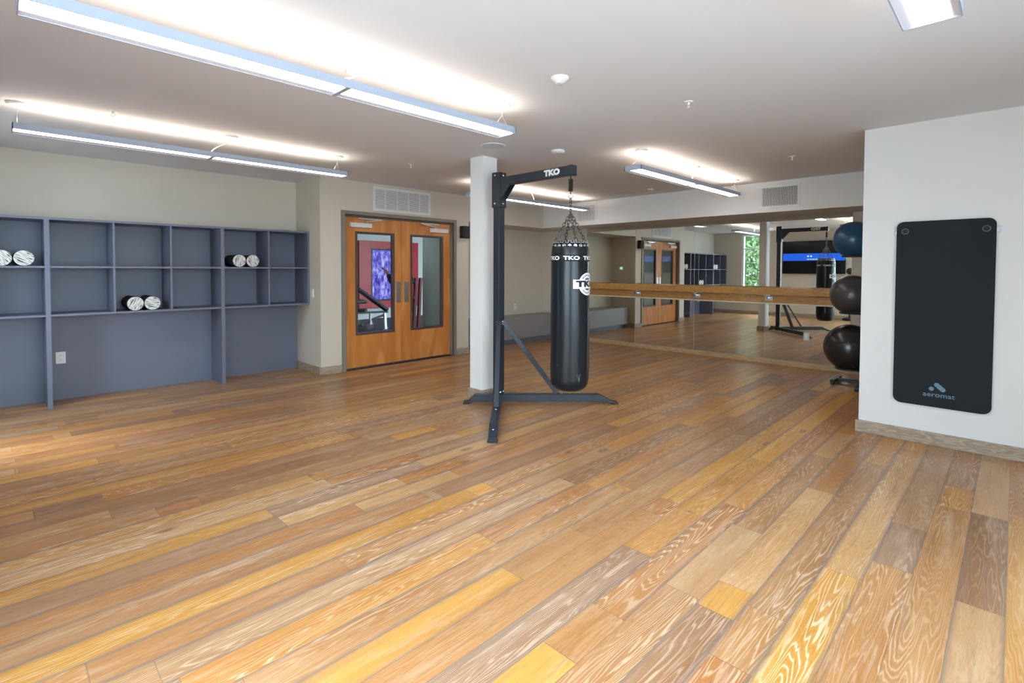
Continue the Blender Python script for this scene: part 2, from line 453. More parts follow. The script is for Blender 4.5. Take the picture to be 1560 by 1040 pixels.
b = wall_holes('y', YD, YD + .15, 3.064, 5.639, 0, H, [(DX0 + .012, DX1 - .012, 0, DZ - .012)])
bx(b, 3.064, 3.22, YD + .15, YS + .18, 0, H)
struct('wall_door', b, M_wall)
b = BM(); bx(b, 5.50, 5.639, YD + .15, 7.58, 0, H); bx(b, 5.50, XM + .15, YA, YA + .12, 0, H)
struct('wall_alcove', b, M_wall)
b = BM(); bx(b, XM + .008, XM + .15, YB, YA, 0, H); struct('wall_mirror', b, M_wall)
b = BM(); bx(b, XR, XM + .008, YB, YE, 0, H); struct('wall_right', b, M_wallw)
# dropped soffit: one run over the alcove opening, one over the mirrors
b = BM(); bx(b, 5.639, XM + .008, YD, YA, SO, H); struct('trim_1', b, M_wall)
b = BM(); bx(b, 7.544, XM + .008, YE, YD, SO, H); struct('trim_2', b, M_wallw)
# square column
CX0, CX1, CY0, CY1 = 3.721, 3.93, 4.101, 4.306
b = BM(); bx(b, CX0, CX1, CY0, CY1, 0, H)
tag(link('column', b, M_wallw), 'square off-white column behind the punching bag stand', 'column')
b = BM()
for p in ((CX0 - .018, CX0, CY0 - .018, CY1 + .018), (CX1, CX1 + .018, CY0 - .018, CY1 + .018), (CX0, CX1, CY0 - .018, CY0), (CX0, CX1, CY1, CY1 + .018)):
    bx(b, *p, 0, 0.105)
tag(link('column_baseboard', b, M_base), None, None, None, 'structure').name = 'trim_3'

# baseboards
def bb(name, *boxes):
    b = BM()
    for q in boxes: bx(b, *q, 0, 0.104, 0.003)
    struct(name, b, M_base)
T = 0.018
bb('baseboard_right', (XR - .022, XR, YB, YE + .022), (XR, XM, YE, YE + .022))
bb('baseboard_door', (3.064, 3.355, YD - T, YD), (5.36, 5.639, YD - T, YD), (3.064 - T, 3.064, YD, YS - .02))
bb('baseboard_left', (XL, XL + T, YB, YS - .02))
bb('baseboard_rear', (XL + T, XR - .022, YB, YB + T))
bb('baseboard_alcove', (5.639, 5.639 + T, YD, 6.70))
b = BM(); bx(b, XM - .03, XM + .008, YE + .022, 6.70, 0, 0.078, 0.003); struct('baseboard_mirror', b, wood('oak_mirror_base', (0.42, 0.27, 0.14), (0.50, 0.34, 0.19), (0.60, 0.43, 0.27), 0.4, (14, 1, 14), 2.0, 8))

# ------------------------------------------------------------ windows of the left and rear walls
def window(name, axis, c, lo, hi, zl, zh, mull, rail=None):
    """white frame + glass set in the hole; c = inner wall plane, outward sign is negative"""
    b = BM(); f = .05
    def add(p, q, r, s, d0=-.12, d1=-.02):
        if axis == 'x': bx(b, c + d0, c + d1, p, q, r, s, 0.004)
        else: bx(b, p, q, c + d0, c + d1, r, s, 0.004)
    add(lo, hi, zl, zl + f); add(lo, hi, zh - f, zh); add(lo, lo + f, zl + f, zh - f); add(hi - f, hi, zl + f, zh - f)
    for k in range(1, mull):
        x = lo + (hi - lo) * k / mull; add(x - f / 2, x + f / 2, zl + f, zh - f, -.11, -.03)
    if rail: add(lo + f, hi - f, rail - .02, rail + .02, -.105, -.035)
    add(lo - .03, hi + .03, zl - .03, zl, -.02, .03)    # sill board
    w = struct(name, b, M_white)
    g = BM()
    if axis == 'x': bx(g, c - .075, c - .069, lo + f, hi - f, zl + f, zh - f)
    else: bx(g, lo + f, hi - f, c - .075, c - .069, zl + f, zh - f)
    link('window_pane', g, M_glass, w)
    return w
window('window_1', 'x', XL, *W1, 1, 2.10)
window('window_2', 'x', XL, *W2, 2, 2.10)
window('window_3', 'y', YB, *W3, 2, 2.05)
window('window_4', 'y', YB, *W4, 2, 2.05)

# ------------------------------------------------------------ mirrors
TILT4 = .0045
M_edge = mat('mirror_edge', (.62, .66, .62), .3)
YMS = [6.069, 4.971, 3.853, 2.727, 1.609]
mp = ['leftmost wall mirror panel beside the alcove corner', 'second wall mirror panel from the alcove corner',
      'third wall mirror panel from the alcove corner', 'wall mirror panel next to the exercise ball rack']
for k in range(4):
    yc_ = (YMS[k] + YMS[k + 1]) / 2; hw_ = (YMS[k] - YMS[k + 1]) / 2 - .003
    b = BM(); bx(b, 0, .006, -hw_, hw_, 0.079, SO - .001)
    o = link('mirror_panel', b, M_mirror, None, (XM + (.0006, .0006, .0006, -.0002)[k], yc_, 0)); o.rotation_euler = (0, 0, (.0, .0005, .0, TILT4)[k])
    for e in (-1, 1):
        b = BM(); bx(b, -.0005, .0055, e * (hw_ + .0008) - .0008, e * (hw_ + .0008) + .0008, .079, SO - .001)
        link('polished_edge', b, M_edge, o)
    tag(o, mp[k], 'mirror', 'mirror panels along the wall')

# electrical outlet set into the last mirror
b = BM(); bx(b, XM - .006, XM, 2.112, 2.190, .395, .512, .002)
o = link('wall_outlet', b, M_steel); tag(o, 'steel outlet plate low on the mirror under the barre', 'outlet')
b = BM(); bx(b, XM - .009, XM - .005, 2.132, 2.170, .412, .495, .002); link('socket', b, M_white, o)

# ------------------------------------------------------------ barre
br = thing('ballet_barre', 'long oak ballet barre fixed along the wall mirrors', 'barre', (XM - .05, 4, .92))
def rel(o, root):           # keep world placement under an unrotated Empty
    o.parent = root; o.location = -Vector(root.location); return o
YBR0, YBR1 = 1.25, 6.05
b = BM(); bx(b, XM - .034, XM - .001, YBR0, YBR1, .925, 1.035, .004); rel(link('mounting_board', b, M_barre), br)
b = BM(); bx(b, XM - .145, XM - .095, YBR0, YBR1, 1.045, 1.165, .012); rel(link('rail', b, M_barre), br)
b = BM(); bx(b, XM - .036, XM - .001, YBR0, YBR1, .905, .925, .002); rel(link('edge_reflection', b, mat('painted_edge_reflection', (0.75, 0.68, 0.52), 0.5)), br)  # bright reflection along the board's lower edge, painted as a pale strip
for y in (4.90, 3.79, 2.66):
    b = BM(); bx(b, XM - .042, XM - .034, y - .055, y + .055, .955, 1.02, .002)
    bx(b, XM - .13, XM - .036, y - .012, y + .012, .99, 1.01)
    bx(b, XM - .15, XM - .09, y - .035, y + .035, 1.035, 1.045)
    bx(b, XM - .13, XM - .115, y - .012, y + .012, .99, 1.045)
    rel(link('bracket', b, M_steel), br)

# ------------------------------------------------------------ alcove bench
bn = thing('built_in_bench', 'grey built-in bench filling the alcove beneath the soffit', 'bench', (7, 6.95, 0))
b = BM(); bx(b, 5.72, XM + .004, 6.715, YA - .002, .47, .50, .003); rel(link('seat', b, M_bench), bn)
b = BM(); bx(b, 5.72, XM + .004, 6.725, 6.745, .10, .47); bx(b, 5.72, 5.74, 6.745, YA - .002, .10, .47); rel(link('front_panel', b, M_bench), bn)
b = BM(); bx(b, 5.80, XM + .004, 6.79, YA - .002, 0, .10); rel(link('kick_base', b, mat('kick_blue_grey', (0.16, 0.18, 0.23), 0.5)), bn)

# ------------------------------------------------------------ double doors
dz0, yl = 0.012, YD + .062
b = BM()
fo = .052
bx(b, DX0 - fo, DX0, YD - .022, YD, 0, DZ + fo); bx(b, DX1, DX1 + fo, YD - .022, YD, 0, DZ + fo); bx(b, DX0, DX1, YD - .022, YD, DZ, DZ + fo)
bx(b, DX0 - .01, DX0 + .018, YD, YD + .15, 0, DZ); bx(b, DX1 - .018, DX1 + .01, YD, YD + .15, 0, DZ); bx(b, DX0, DX1, YD, YD + .15, DZ - .018, DZ + .01)
bx(b, DX0 + .018, DX0 + .032, yl + .05, YD + .15, 0, DZ - .018); bx(b, DX1 - .032, DX1 - .018, yl + .05, YD + .15, 0, DZ - .018)
struct('trim_4', b, M_dframe, 'taupe steel frame around the double doors')
b = BM(); bx(b, DX0 + .018, DX1 - .018, YD + .0, YD + .15, 0, .006); struct('trim_5', b, mat('dark_threshold', (0.02, 0.02, 0.022), 0.5))
MID = 4.361
def door(name, x0, x1, g0, g1, push, cx0, cx1, ax0, ax1, lab):
    z0, z1, gz0, gz1 = .022, DZ - .024, .475, 1.945
    b = BM(); y0, y1 = yl, yl + .044
    bx(b, x0, g0, y0, y1, z0, z1); bx(b, g1, x1, y0, y1, z0, z1); bx(b, g0, g1, y0, y1, z0, gz0); bx(b, g0, g1, y0, y1, gz1, z1)
    d = struct(name, b, M_door, lab)
    b = BM(); f = .032
    bx(b, g0, g0 + f, y0 - .008, y1 + .008, gz0, gz1); bx(b, g1 - f, g1, y0 - .008, y1 + .008, gz0, gz1)
    bx(b, g0 + f, g1 - f, y0 - .008, y1 + .008, gz0, gz0 + f); bx(b, g0 + f, g1 - f, y0 - .008, y1 + .008, gz1 - f, gz1)
    link('glazing_frame', b, M_lite, d)
    b = BM(); bx(b, g0 + f, g1 - f, y0 + .018, y0 + .024, gz0 + f, gz1 - f); link('door_glass', b, M_doorglass, d)
    b = BM(); bx(b, push, push + .082, y0 - .004, y0, .915, 1.225, .001); link('push_plate', b, M_steel, d)
    b = BM(); bx(b, cx0, cx1, y0 - .062, y0, 1.995, 2.060, .006); c = link('door_closer', b, mat('closer_body', (0.74, 0.72, 0.73), 0.4), d)
    b = BM(); e = cx1 - .08 if ax1 > cx1 - .02 else cx0 + .08
    bar(b, (e, y0 - .035, 2.085), (ax1 if ax1 > cx1 else ax0, y0 - .055, 2.118), .022, .012)
    bar(b, (ax0, y0 - .05, 2.122), (ax1, y0 - .05, 2.122), .012, .018)
    cyl(b, (e, y0 - .035, 2.058), (e, y0 - .035, 2.09), .012, 12)
    link('closer_arm', b, M_steel, c)
    return d
door('door_1', DX0 + .024, MID - .003, 3.60, 4.236, MID - .10, 3.505, 3.835, 3.62, 4.0, 'left cherry veneered door leaf with tall glass panel')
door('door_2', MID + .003, DX1 - .024, 4.520, 5.150, MID + .045, 4.885, 5.215, 4.68, 5.03, 'right cherry veneered door leaf with tall glass panel')

# ------------------------------------------------------------ wall fittings
def grille(name, axis, c, a0, a1, z0, z1, style, label):
    """flat air grille standing 12 mm off the wall plane c, facing the negative axis"""
    root = thing(name, label, 'vent', (c, (a0 + a1) / 2, z0) if axis == 'x' else ((a0 + a1) / 2, c, z0))
    def add(b, p, q, r, s, d0, d1, bev=0):
        if axis == 'x': bx(b, c - d1, c - d0, p, q, r, s, bev)
        else: bx(b, p, q, c - d1, c - d0, r, s, bev)
    f = .032
    b = BM(); add(b, a0, a1, z0, z0 + f, 0, .012, .002); add(b, a0, a1, z1 - f, z1, 0, .012, .002)
    add(b, a0, a0 + f, z0 + f, z1 - f, 0, .012, .002); add(b, a1 - f, a1, z0 + f, z1 - f, 0, .012, .002)
    rel(link('frame', b, M_white), root)
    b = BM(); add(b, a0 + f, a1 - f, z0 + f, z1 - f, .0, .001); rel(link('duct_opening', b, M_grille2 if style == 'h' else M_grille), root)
    b = BM()
    if style == 'h':
        n = 16
        for k in range(n):
            z = z0 + f + (z1 - z0 - 2 * f) * (k + .5) / n; add(b, a0 + f, a1 - f, z - .0045, z + .0045, .002, .008)
        for k in range(1, 5):
            a = a0 + (a1 - a0) * k / 5; add(b, a - .006, a + .006, z0 + f, z1 - f, .002, .010)
    else:
        n = 22
        for k in range(n):
            a = a0 + f + (a1 - a0 - 2 * f) * (k + .5) / n; add(b, a - .0040, a + .0040, z0 + f, z1 - f, .002, .010)
        for k in range(11):
            z = z0 + f + (z1 - z0 - 2 * f) * (k + .5) / 11; add(b, a0 + f, a1 - f, z - .0022, z + .0022, .001, .003)
    rel(link('louvers', b, M_white), root)
grille('air_vent', 'y', YD, 3.846, 4.845, 2.25, 2.595, 'h', 'wide white louvered air vent above the double doors')
grille('air_vent', 'x', 7.544, 2.062, 2.568, 2.265, 2.578, 'v', 'white air vent on the soffit above the mirrors at right')
grille('air_vent', 'x', 7.544, 5.305, 5.77, 2.262, 2.600, 'v', 'white air vent on the soffit behind the bag chain')

o = thing('wall_speaker', 'small black speaker box on the wall right of the doors', 'speaker', (5.48, YD - .07, 1.92))
b = BM(); bx(b, 5.43, 5.575, YD - .11, YD - .02, 1.925, 2.125, .006); bx(b, 5.48, 5.52, YD - .02, YD, 1.98, 2.06); rel(link('cabinet', b, M_black), o)
b = BM(); bx(b, 5.442, 5.563, YD - .116, YD - .110, 1.937, 2.113, .003); rel(link('grille_cloth', b, mat('speaker_cloth', (0.03, 0.03, 0.032), 0.9, bump=.4, bscale=500)), o)

o = thing('light_switch', 'white light switch on the narrow wall beside the cubbies', 'switch', (3.064, 6.80, 1.03))
b = BM(); bx(b, 3.056, 3.064, 6.77, 6.842, 1.027, 1.142, .002); rel(link('plate', b, M_white), o)
b = BM(); bx(b, 3.051, 3.056, 6.790, 6.822, 1.052, 1.117, .002); rel(link('rocker', b, M_white), o)
def outlet(x0, x1, y, z0, z1, label, cat='outlet', socks=True):
    o = thing('wall_outlet', label, cat, ((x0 + x1) / 2, y, z0))
    b = BM(); bx(b, x0, x1, y - .006, y, z0, z1, .002); rel(link('plate', b, M_white), o)
    cx, cz = (x0 + x1) / 2, (z0 + z1) / 2
    if socks:
        for s in (-1, 1):
            b = BM(); bx(b, cx - .017, cx + .017, y - .009, y - .006, cz + s * .024 - .014, cz + s * .024 + .014, .004)
            so = rel(link('socket', b, M_white), o)
            b = BM()
            for q in (-.007, .007): bx(b, cx + q - .0012, cx + q + .0012, y - .0095, y - .0088, cz + s * .024 - .002, cz + s * .024 + .008)
            link('slots', b, M_grille, so)
YSB = YS - .012
outlet(.475, .556, YSB, .388, .514, 'white outlet on the blue panel below the cubbies')
outlet(7.415, 7.495, YA, .60, .725, 'white outlet on the alcove wall above the bench')
o = thing('thermostat', 'white thermostat with green display on the alcove side wall', 'thermostat', (5.639, 6.95, 1.38))
b = BM(); bx(b, 5.639, 5.66, 6.89, 7.02, 1.40, 1.50, .006); rel(link('body', b, M_white), o)
b = BM(); bx(b, 5.66, 5.662, 6.915, 6.985, 1.425, 1.48); rel(link('display', b, M_green), o)

# ------------------------------------------------------------ cubby shelving
sh = thing('cubby_shelf', 'long slate-blue cubby shelf unit along the left wall', 'shelf', (1.2, 7.1, 0))
Y0 = 6.892
b = BM(); bx(b, XL + .001, 3.063, YSB, YS - .0005, 0, 1.922); rel(link('back_panel', b, M_shelf), sh)
for i, (z0, z1) in enumerate(((1.899, 1.922), (1.416, 1.436), (.927, .949))):
    b = BM(); bx(b, XL + .001, 3.058 if i else 3.061, Y0, YSB, z0, z1, .0015); rel(link('shelf_board', b, M_shelf), sh)
for x, w in ((-.129, .018), (.933, .018), (1.453, .018), (2.53, .018)):
    for z0, z1 in ((.949, 1.416), (1.436, 1.899)):
        b = BM(); bx(b, x - w / 2, x + w / 2, Y0 + .001, YSB, z0, z1, .001); rel(link('divider', b, M_shelf), sh)
for x in (.401, 1.986):
    b = BM(); bx(b, x - .020, x + .020, Y0 - .004, YSB, 0, 1.899, .002); rel(link('upright_panel', b, M_shelf), sh)
for x in (XL + .013, 3.048):
    b = BM(); bx(b, x - .012, x + .012, Y0 + .001, YSB, .949, 1.899, .001); rel(link('end_panel', b, M_shelf), sh)

# foam rollers lying in the cubbies, ends towards the room
def roller_parts(root):
    r = .076; L_ = .36
    b = BM(); cyl(b, (0, 0, 0), (0, L_, 0), r, 40); o = link('roller_body', b, mat('black_foam', (.015, .015, .017), .75, bump=.4, bscale=90), root)
    b = BM(); cyl(b, (0, -.004, 0), (0, .0, 0), r * .985, 40)
    o2 = link('streaked_end', b, M_streak, root)
rl = [(.075, 1.436, 'white-streaked roller at the frame edge in the top cubby'), (.233, 1.436, 'foam roller right of another in the leftmost top cubby'),
      (1.118, .949, 'left foam roller of the pair in the lower cubby row'), (1.275, .949, 'right foam roller of the pair in the lower cubby row'),
      (2.185, 1.436, 'left foam roller of the pair in the right upper cubby'), (2.343, 1.436, 'right foam roller of the pair in the right upper cubby')]
proto = None
for i, (x, z, lab) in enumerate(rl):
    if proto is None:
        proto = thing('foam_roller', lab, 'foam roller', (x, 6.925, z + .076), 'foam rollers in the cubbies'); roller_parts(proto); r = proto
    else:
        r = proto.copy(); COL.objects.link(r); r.location = (x, 6.925, z + .0765); r['label'] = lab
        for ch in proto.children:
            c = ch.copy(); COL.objects.link(c); c.parent = r
    r.rotation_euler = (0, random.uniform(0, 3), 0)
    r.location.z = z + .0768

# ------------------------------------------------------------ pendant linear lights
def linear_light(x0, x1, yc, label, hang=(), cable=None):
    """two-section suspended up/down light running along X"""
    w, zb, zt = .195, 2.432, 2.478
    root = thing('pendant_light', label, 'light', ((x0 + x1) / 2, yc, zb), 'linear pendant lights')
    y0, y1 = yc - w / 2, yc + w / 2
    b = BM(); bx(b, x0, x1, y0, y0 + .006, zb, zt); bx(b, x0, x1, y1 - .006, y1, zb, zt)
    bx(b, x0, x0 + .006, y0, y1, zb, zt); bx(b, x1 - .006, x1, y0, y1, zb, zt)
    rel(link('housing', b, M_alu), root)
    b = BM()   # sloped inner reflectors
    for s, ya, yb_ in ((1, y0 + .006, yc - .062), (-1, y1 - .006, yc + .062)):
        v = [b.verts.new(p) for p in ((x0 + .006, ya, zb + .002), (x1 - .006, ya, zb + .002), (x1 - .006, yb_, zb + .014), (x0 + .006, yb_, zb + .014),
                                      (x0 + .006, ya, zb + .016), (x1 - .006, ya, zb + .016), (x1 - .006, yb_, zb + .018), (x0 + .006, yb_, zb + .018))]
        for q in ((0, 1, 2, 3), (7, 6, 5, 4), (0, 4, 5, 1), (1, 5, 6, 2), (2, 6, 7, 3), (3, 7, 4, 0)): b.faces.new([v[i] for i in q])
    rel(link('reflector', b, M_whitemet), root)
    xm = (x0 + x1) / 2
    for xa, xb in ((x0 + .008, xm - .014), (xm + .014, x1 - .008)):
        b = BM(); bx(b, xa, xb, yc - .062, yc + .062, zb + .010, zb + .016); rel(link('lens', b, M_lens), root)
        b = BM(); bx(b, xa, xb, yc - .045, yc + .045, zt - .018, zt - .012); rel(link('upper_lens', b, M_uplens), root)
    b = BM(); bx(b, xm - .014, xm + .014, y0 + .006, y1 - .006, zb, zb + .03); rel(link('joint_strip', b, M_alu), root)
    for hx, hy in hang:
        b = BM(); lathe(b, [(.045, H - .022), (.062, H - .012), (.064, H + .0005)], (hx, hy, 0), 28); c = rel(link('canopy', b, M_white), root)
        b = BM()
        tube(b, [(hx, hy, H - .022), (hx, hy, H - .075)], .0022, 6)
        for s in (-1, 1): tube(b, [(hx, hy, H - .075), (hx, yc + s * (w / 2 - .01), zt - .005)], .0013, 5)
        c2 = link('suspension_wire', b, M_steel, c)
    if cable:
        cx, cy_ = cable
        b = BM(); lathe(b, [(.05, H - .018), (.062, H - .010), (.063, H + .0005)], (cx, cy_, 0), 28); c = rel(link('power_canopy', b, M_white), root)
        b = BM()
        P = [Vector((cx, cy_, H - .015)), Vector((cx + .01, cy_ - .0, H - .07)), Vector((xm - .02, yc - .03, H - .10)), Vector((xm, yc, zt - .012))]
        pts = []
        for i in range(13):
            t = i / 12; pts.append(P[0] * (1 - t) ** 3 + P[1] * 3 * t * (1 - t) ** 2 + P[2] * 3 * t * t * (1 - t) + P[3] * t ** 3)
        tube(b, pts, .0045, 8); link('power_cable', b, M_white, c)
    return root
linear_light(.09, 2.77, 2.785, 'long pendant light nearest the camera at upper left', [(.19, 2.75), (2.687, 2.75)], (1.60, 2.92))
linear_light(.13, 2.76, 5.325, 'long pendant light above the cubby shelves', [(.16, 5.28), (2.66, 5.28)], (1.583, 5.20))
linear_light(4.61, 7.22, 2.81, 'pendant light right of the punching bag near the mirrors', [(4.66, 2.745), (7.10, 2.755)], (5.857, 2.74))
linear_light(4.62, 7.25, 5.36, 'pendant light behind the column and punching bag', [(4.70, 5.30), (7.13, 5.36)], (5.865, 5.36))
linear_light(.12, 2.73, .27, 'pendant light whose end shows at the top right corner', [(.2, .22), (2.66, .22)], (1.45, .25))

# ------------------------------------------------------------ ceiling devices
o = thing('ceiling_motion_sensor', 'white domed motion sensor on the ceiling in front of the bag arm', 'sensor', (2.555, 2.091, H))
b = BM(); lathe(b, [(.012, H - .042), (.022, H - .040), (.045, H - .020), (.056, H - .012), (.058, H + .0005)], (2.555, 2.091, 0)); rel(link('housing', b, M_white), o)
b = BM(); lathe(b, [(0, H - .052), (.014, H - .048), (.021, H - .040)], (2.555, 2.091, 0)); rel(link('sensor_lens', b, mat('sensor_lens', (.35, .37, .42), .3)), o)
o = thing('smoke_detector', 'round white smoke detector above the punching bag arm', 'smoke detector', (4.094, 3.371, H))
b = BM(); lathe(b, [(.05, H - .03), (.066, H - .022), (.070, H + .0005)], (4.094, 3.371, 0)); rel(link('housing', b, M_white), o)
b = BM(); lathe(b, [(.02, H - .036), (.026, H - .030)], (4.094, 3.371, 0)); rel(link('center_cap', b, mat('cap_grey', (.5, .5, .52), .4)), o)
o = thing('ceiling_sensor', 'small round white ceiling disc left of the right soffit vent', 'sensor', (7.0, 3.96, H))
b = BM(); lathe(b, [(.035, H - .02), (.045, H - .012), (.046, H + .0005)], (7.0, 3.96, 0)); rel(link('housing', b, M_white), o)
o = thing('ceiling_speaker', 'flat round speaker grille on the ceiling above the column', 'speaker', (3.499, 3.709, H))
b = BM(); lathe(b, [(.115, H - .006), (.122, H - .004), (.124, H + .0005)], (3.499, 3.709, 0), 48); rel(link('rim', b, mat('speaker_rim', (.72, .75, .82), .5)), o)
b = BM(); lathe(b, [(.113, H - .0075), (.114, H - .006)], (3.499, 3.709, 0), 48); rel(link('grille', b, mat('speaker_mesh', (.60, .65, .74), .6, bump=.4, bscale=400)), o)
spr = [(3.568, 1.72, 'white fire sprinkler on the ceiling at upper center right'), (6.034, 1.735, 'fire sprinkler on the ceiling nearest the white right wall'),
       (3.451, 5.046, 'fire sprinkler on the ceiling in front of the doors'), (.691, 5.03, 'fire sprinkler by the light above the cubbies'),
       ]
sp0 = None
for x, y, lab in spr:
    if sp0 is None:
        sp0 = s = thing('ceiling_sprinkler', lab, 'sprinkler', (x, y, H), 'ceiling sprinklers')
        b = BM(); lathe(b, [(.02, -.006), (.033, -.003), (.036, .0005)], (0, 0, 0), 24); link('escutcheon', b, M_white, s)
        b = BM(); cyl(b, (0, 0, -.004), (0, 0, -.022), .008, 10); tube(b, [(-.012, 0, -.02), (-.012, 0, -.032), (0, 0, -.042)], .002, 6)
        tube(b, [(.012, 0, -.02), (.012, 0, -.032), (0, 0, -.042)], .002, 6); lathe(b, [(.015, -.044), (.015, -.042)], (0, 0, 0), 16); link('deflector', b, M_white, s)
    else:
        s = sp0.copy(); COL.objects.link(s); s.location = (x, y, H); s['label'] = lab
        for ch in sp0.children:
            c = ch.copy(); COL.objects.link(c); c.parent = s

# ------------------------------------------------------------ punching bag stand
J = Vector((3.75, 3.88, 0)); NF = Vector((2.85, 3.02, 0)); RF = Vector((4.64, 2.99, 0)); LF = Vector((3.49, 4.14, 0))
st = thing('punching_bag_stand', 'black steel punching bag stand with white lettering on its arm', 'stand', J)
TW, TH = .075, .075
zc = .065
def leg(p, q, name='leg', mid=0.2):
    """horizontal beam from p, sloping down over the last `mid` metres to a rubber foot at q"""
    d = (q - p); d.z = 0; dn = d.normalized(); k = q - dn * mid
    s = Vector((-dn.y, dn.x, 0)); b = BM()
    prof = []
    hw = TW / 2
    P = [(p, zc - TH / 2, zc + TH / 2), (k, zc - TH / 2, zc + TH / 2), (q - dn * .05, .012, .030), (q, .012, .022)]
    rings = []
    for c, lo, hi in P:
        rings.append([b.verts.new((c.x + s.x * e, c.y + s.y * e, z)) for e, z in ((-hw, lo), (hw, lo), (hw, hi), (-hw, hi))])
    for A, B in zip(rings, rings[1:]):
        for i in range(4): b.faces.new((A[i], A[(i + 1) % 4], B[(i + 1) % 4], B[i]))
    b.faces.new(rings[0][::-1]); b.faces.new(rings[-1])
    bmesh.ops.bevel(b, geom=b.edges[:], offset=.004, segments=1, affect='EDGES')
    o = rel(link(name, b, M_frameblk), st)
    b = BM(); c = q - dn * .03; ang = math.atan2(dn.y, dn.x)
    R = Matrix.Translation((c.x, c.y, 0)) @ Matrix.Rotation(ang, 4, 'Z')
    bx(b, -.035, .035, -hw - .006, hw + .006, 0, .013, .003, R); link('rubber_foot', b, M_rubber, o)
    return o, dn
leg(J, NF); leg(J, RF); leg(J, LF, mid=.12)
b = BM(); bx(b, J.x - .043, J.x + .043, J.y - .043, J.y + .043, .02, 2.28, .006, )
R45 = Matrix.Translation(J) @ Matrix.Rotation(0, 4, 'Z')
rel(link('upright', b, M_frameblk), st)
b = BM(); bx(b, J.x - .055, J.x + .055, J.y - .055, J.y + .055, 2.06, 2.425, .006); rel(link('top_sleeve', b, M_frameblk), st)
AE = Vector((J.x, 2.90, 2.325))
b = BM(); bar(b, (J.x, J.y - .04, 2.325), AE, .075, .085, .005)
bx(b, J.x - .040, J.x + .040, AE.y - .006, AE.y + .03, 2.278, 2.372, .004)
arm = rel(link('arm', b, M_frameblk), st)
b = BM()   # gusset plates under the arm
for s in (-1, 1):
    pl = [(J.y - .05, 2.285), (J.y - .20, 2.285), (J.y - .05, 2.12)]
    A = [b.verts.new((J.x + s * .040, y, z)) for y, z in pl]; B = [b.verts.new((J.x + s * .034, y, z)) for y, z in pl]
    b.faces.new(A); b.faces.new(B[::-1])
    for i in range(3): b.faces.new((A[i], A[(i + 1) % 3], B[(i + 1) % 3], B[i]))
rel(link('gusset', b, M_frameblk), st)
# arm lettering on both sides
for s in (-1, 1):
    b = text_bm('TKO', .072, .0050, 1.0, 4, sx=1.25)
    place(b, lambda x, y, z: (J.x + s * .0385, 3.13 + s * x, 2.325 + y))
    rel(link('arm_lettering', b, M_print), st)
# diagonal braces to the near and right legs
for q in (NF, RF):
    d = (q - J).normalized(); e = J + d * (.62 if q is RF else .55)
    b = BM(); bar(b, (J.x + d.x * .045, J.y + d.y * .045, .88), (e.x, e.y, zc + .045), .045, .012 if q is NF else .05, .002)
    rel(link('brace', b, M_frameblk), st)
b = BM()
def bolt(p, n, r=.010):
    b = BM(); p, n = Vector(p), Vector(n).normalized(); cyl(b, p, p + n * .010, r, 10, r * .8); rel(link('bolt', b, M_bolt), st)
for z in (.87, .84): bolt((J.x - .043, J.y - .02, z), (-1, 0, 0)); bolt((J.x + .01, J.y - .043, z), (0, -1, 0))
for z in (2.10, 2.39): bolt((J.x + .0, J.y - .055, z), (0, -1, 0)); bolt((J.x - .055, J.y, z), (-1, 0, 0))
dn = (NF - J).normalized()
for t in (.45, .52, .62, 1.12): p = J + dn * t; bolt((p.x, p.y, zc + TH / 2 - (.036 if t > 1 else 0)), (0, 0, 1), .011)
dr = (RF - J).normalized()
for t in (.62, .67): p = J + dr * t; bolt((p.x, p.y, zc + TH / 2), (0, 0, 1), .009)
for a, bb_ in ((-.044, -.02), (-.02, -.044), (.02, -.044)): bolt((J.x + a, J.y + bb_, .13), (a, bb_, 0))
for z in (1.32, 1.38, 1.20):
    for s in (-.015, .018):
        for p, q in (((J.x + s, J.y - .0425, z), (J.x + s, J.y - .0435, z)), ((J.x - .0425, J.y + s, z), (J.x - .0435, J.y + s, z))):
            b = BM(); cyl(b, p, q, .006, 10); rel(link('adjustment_hole', b, M_grille), st)

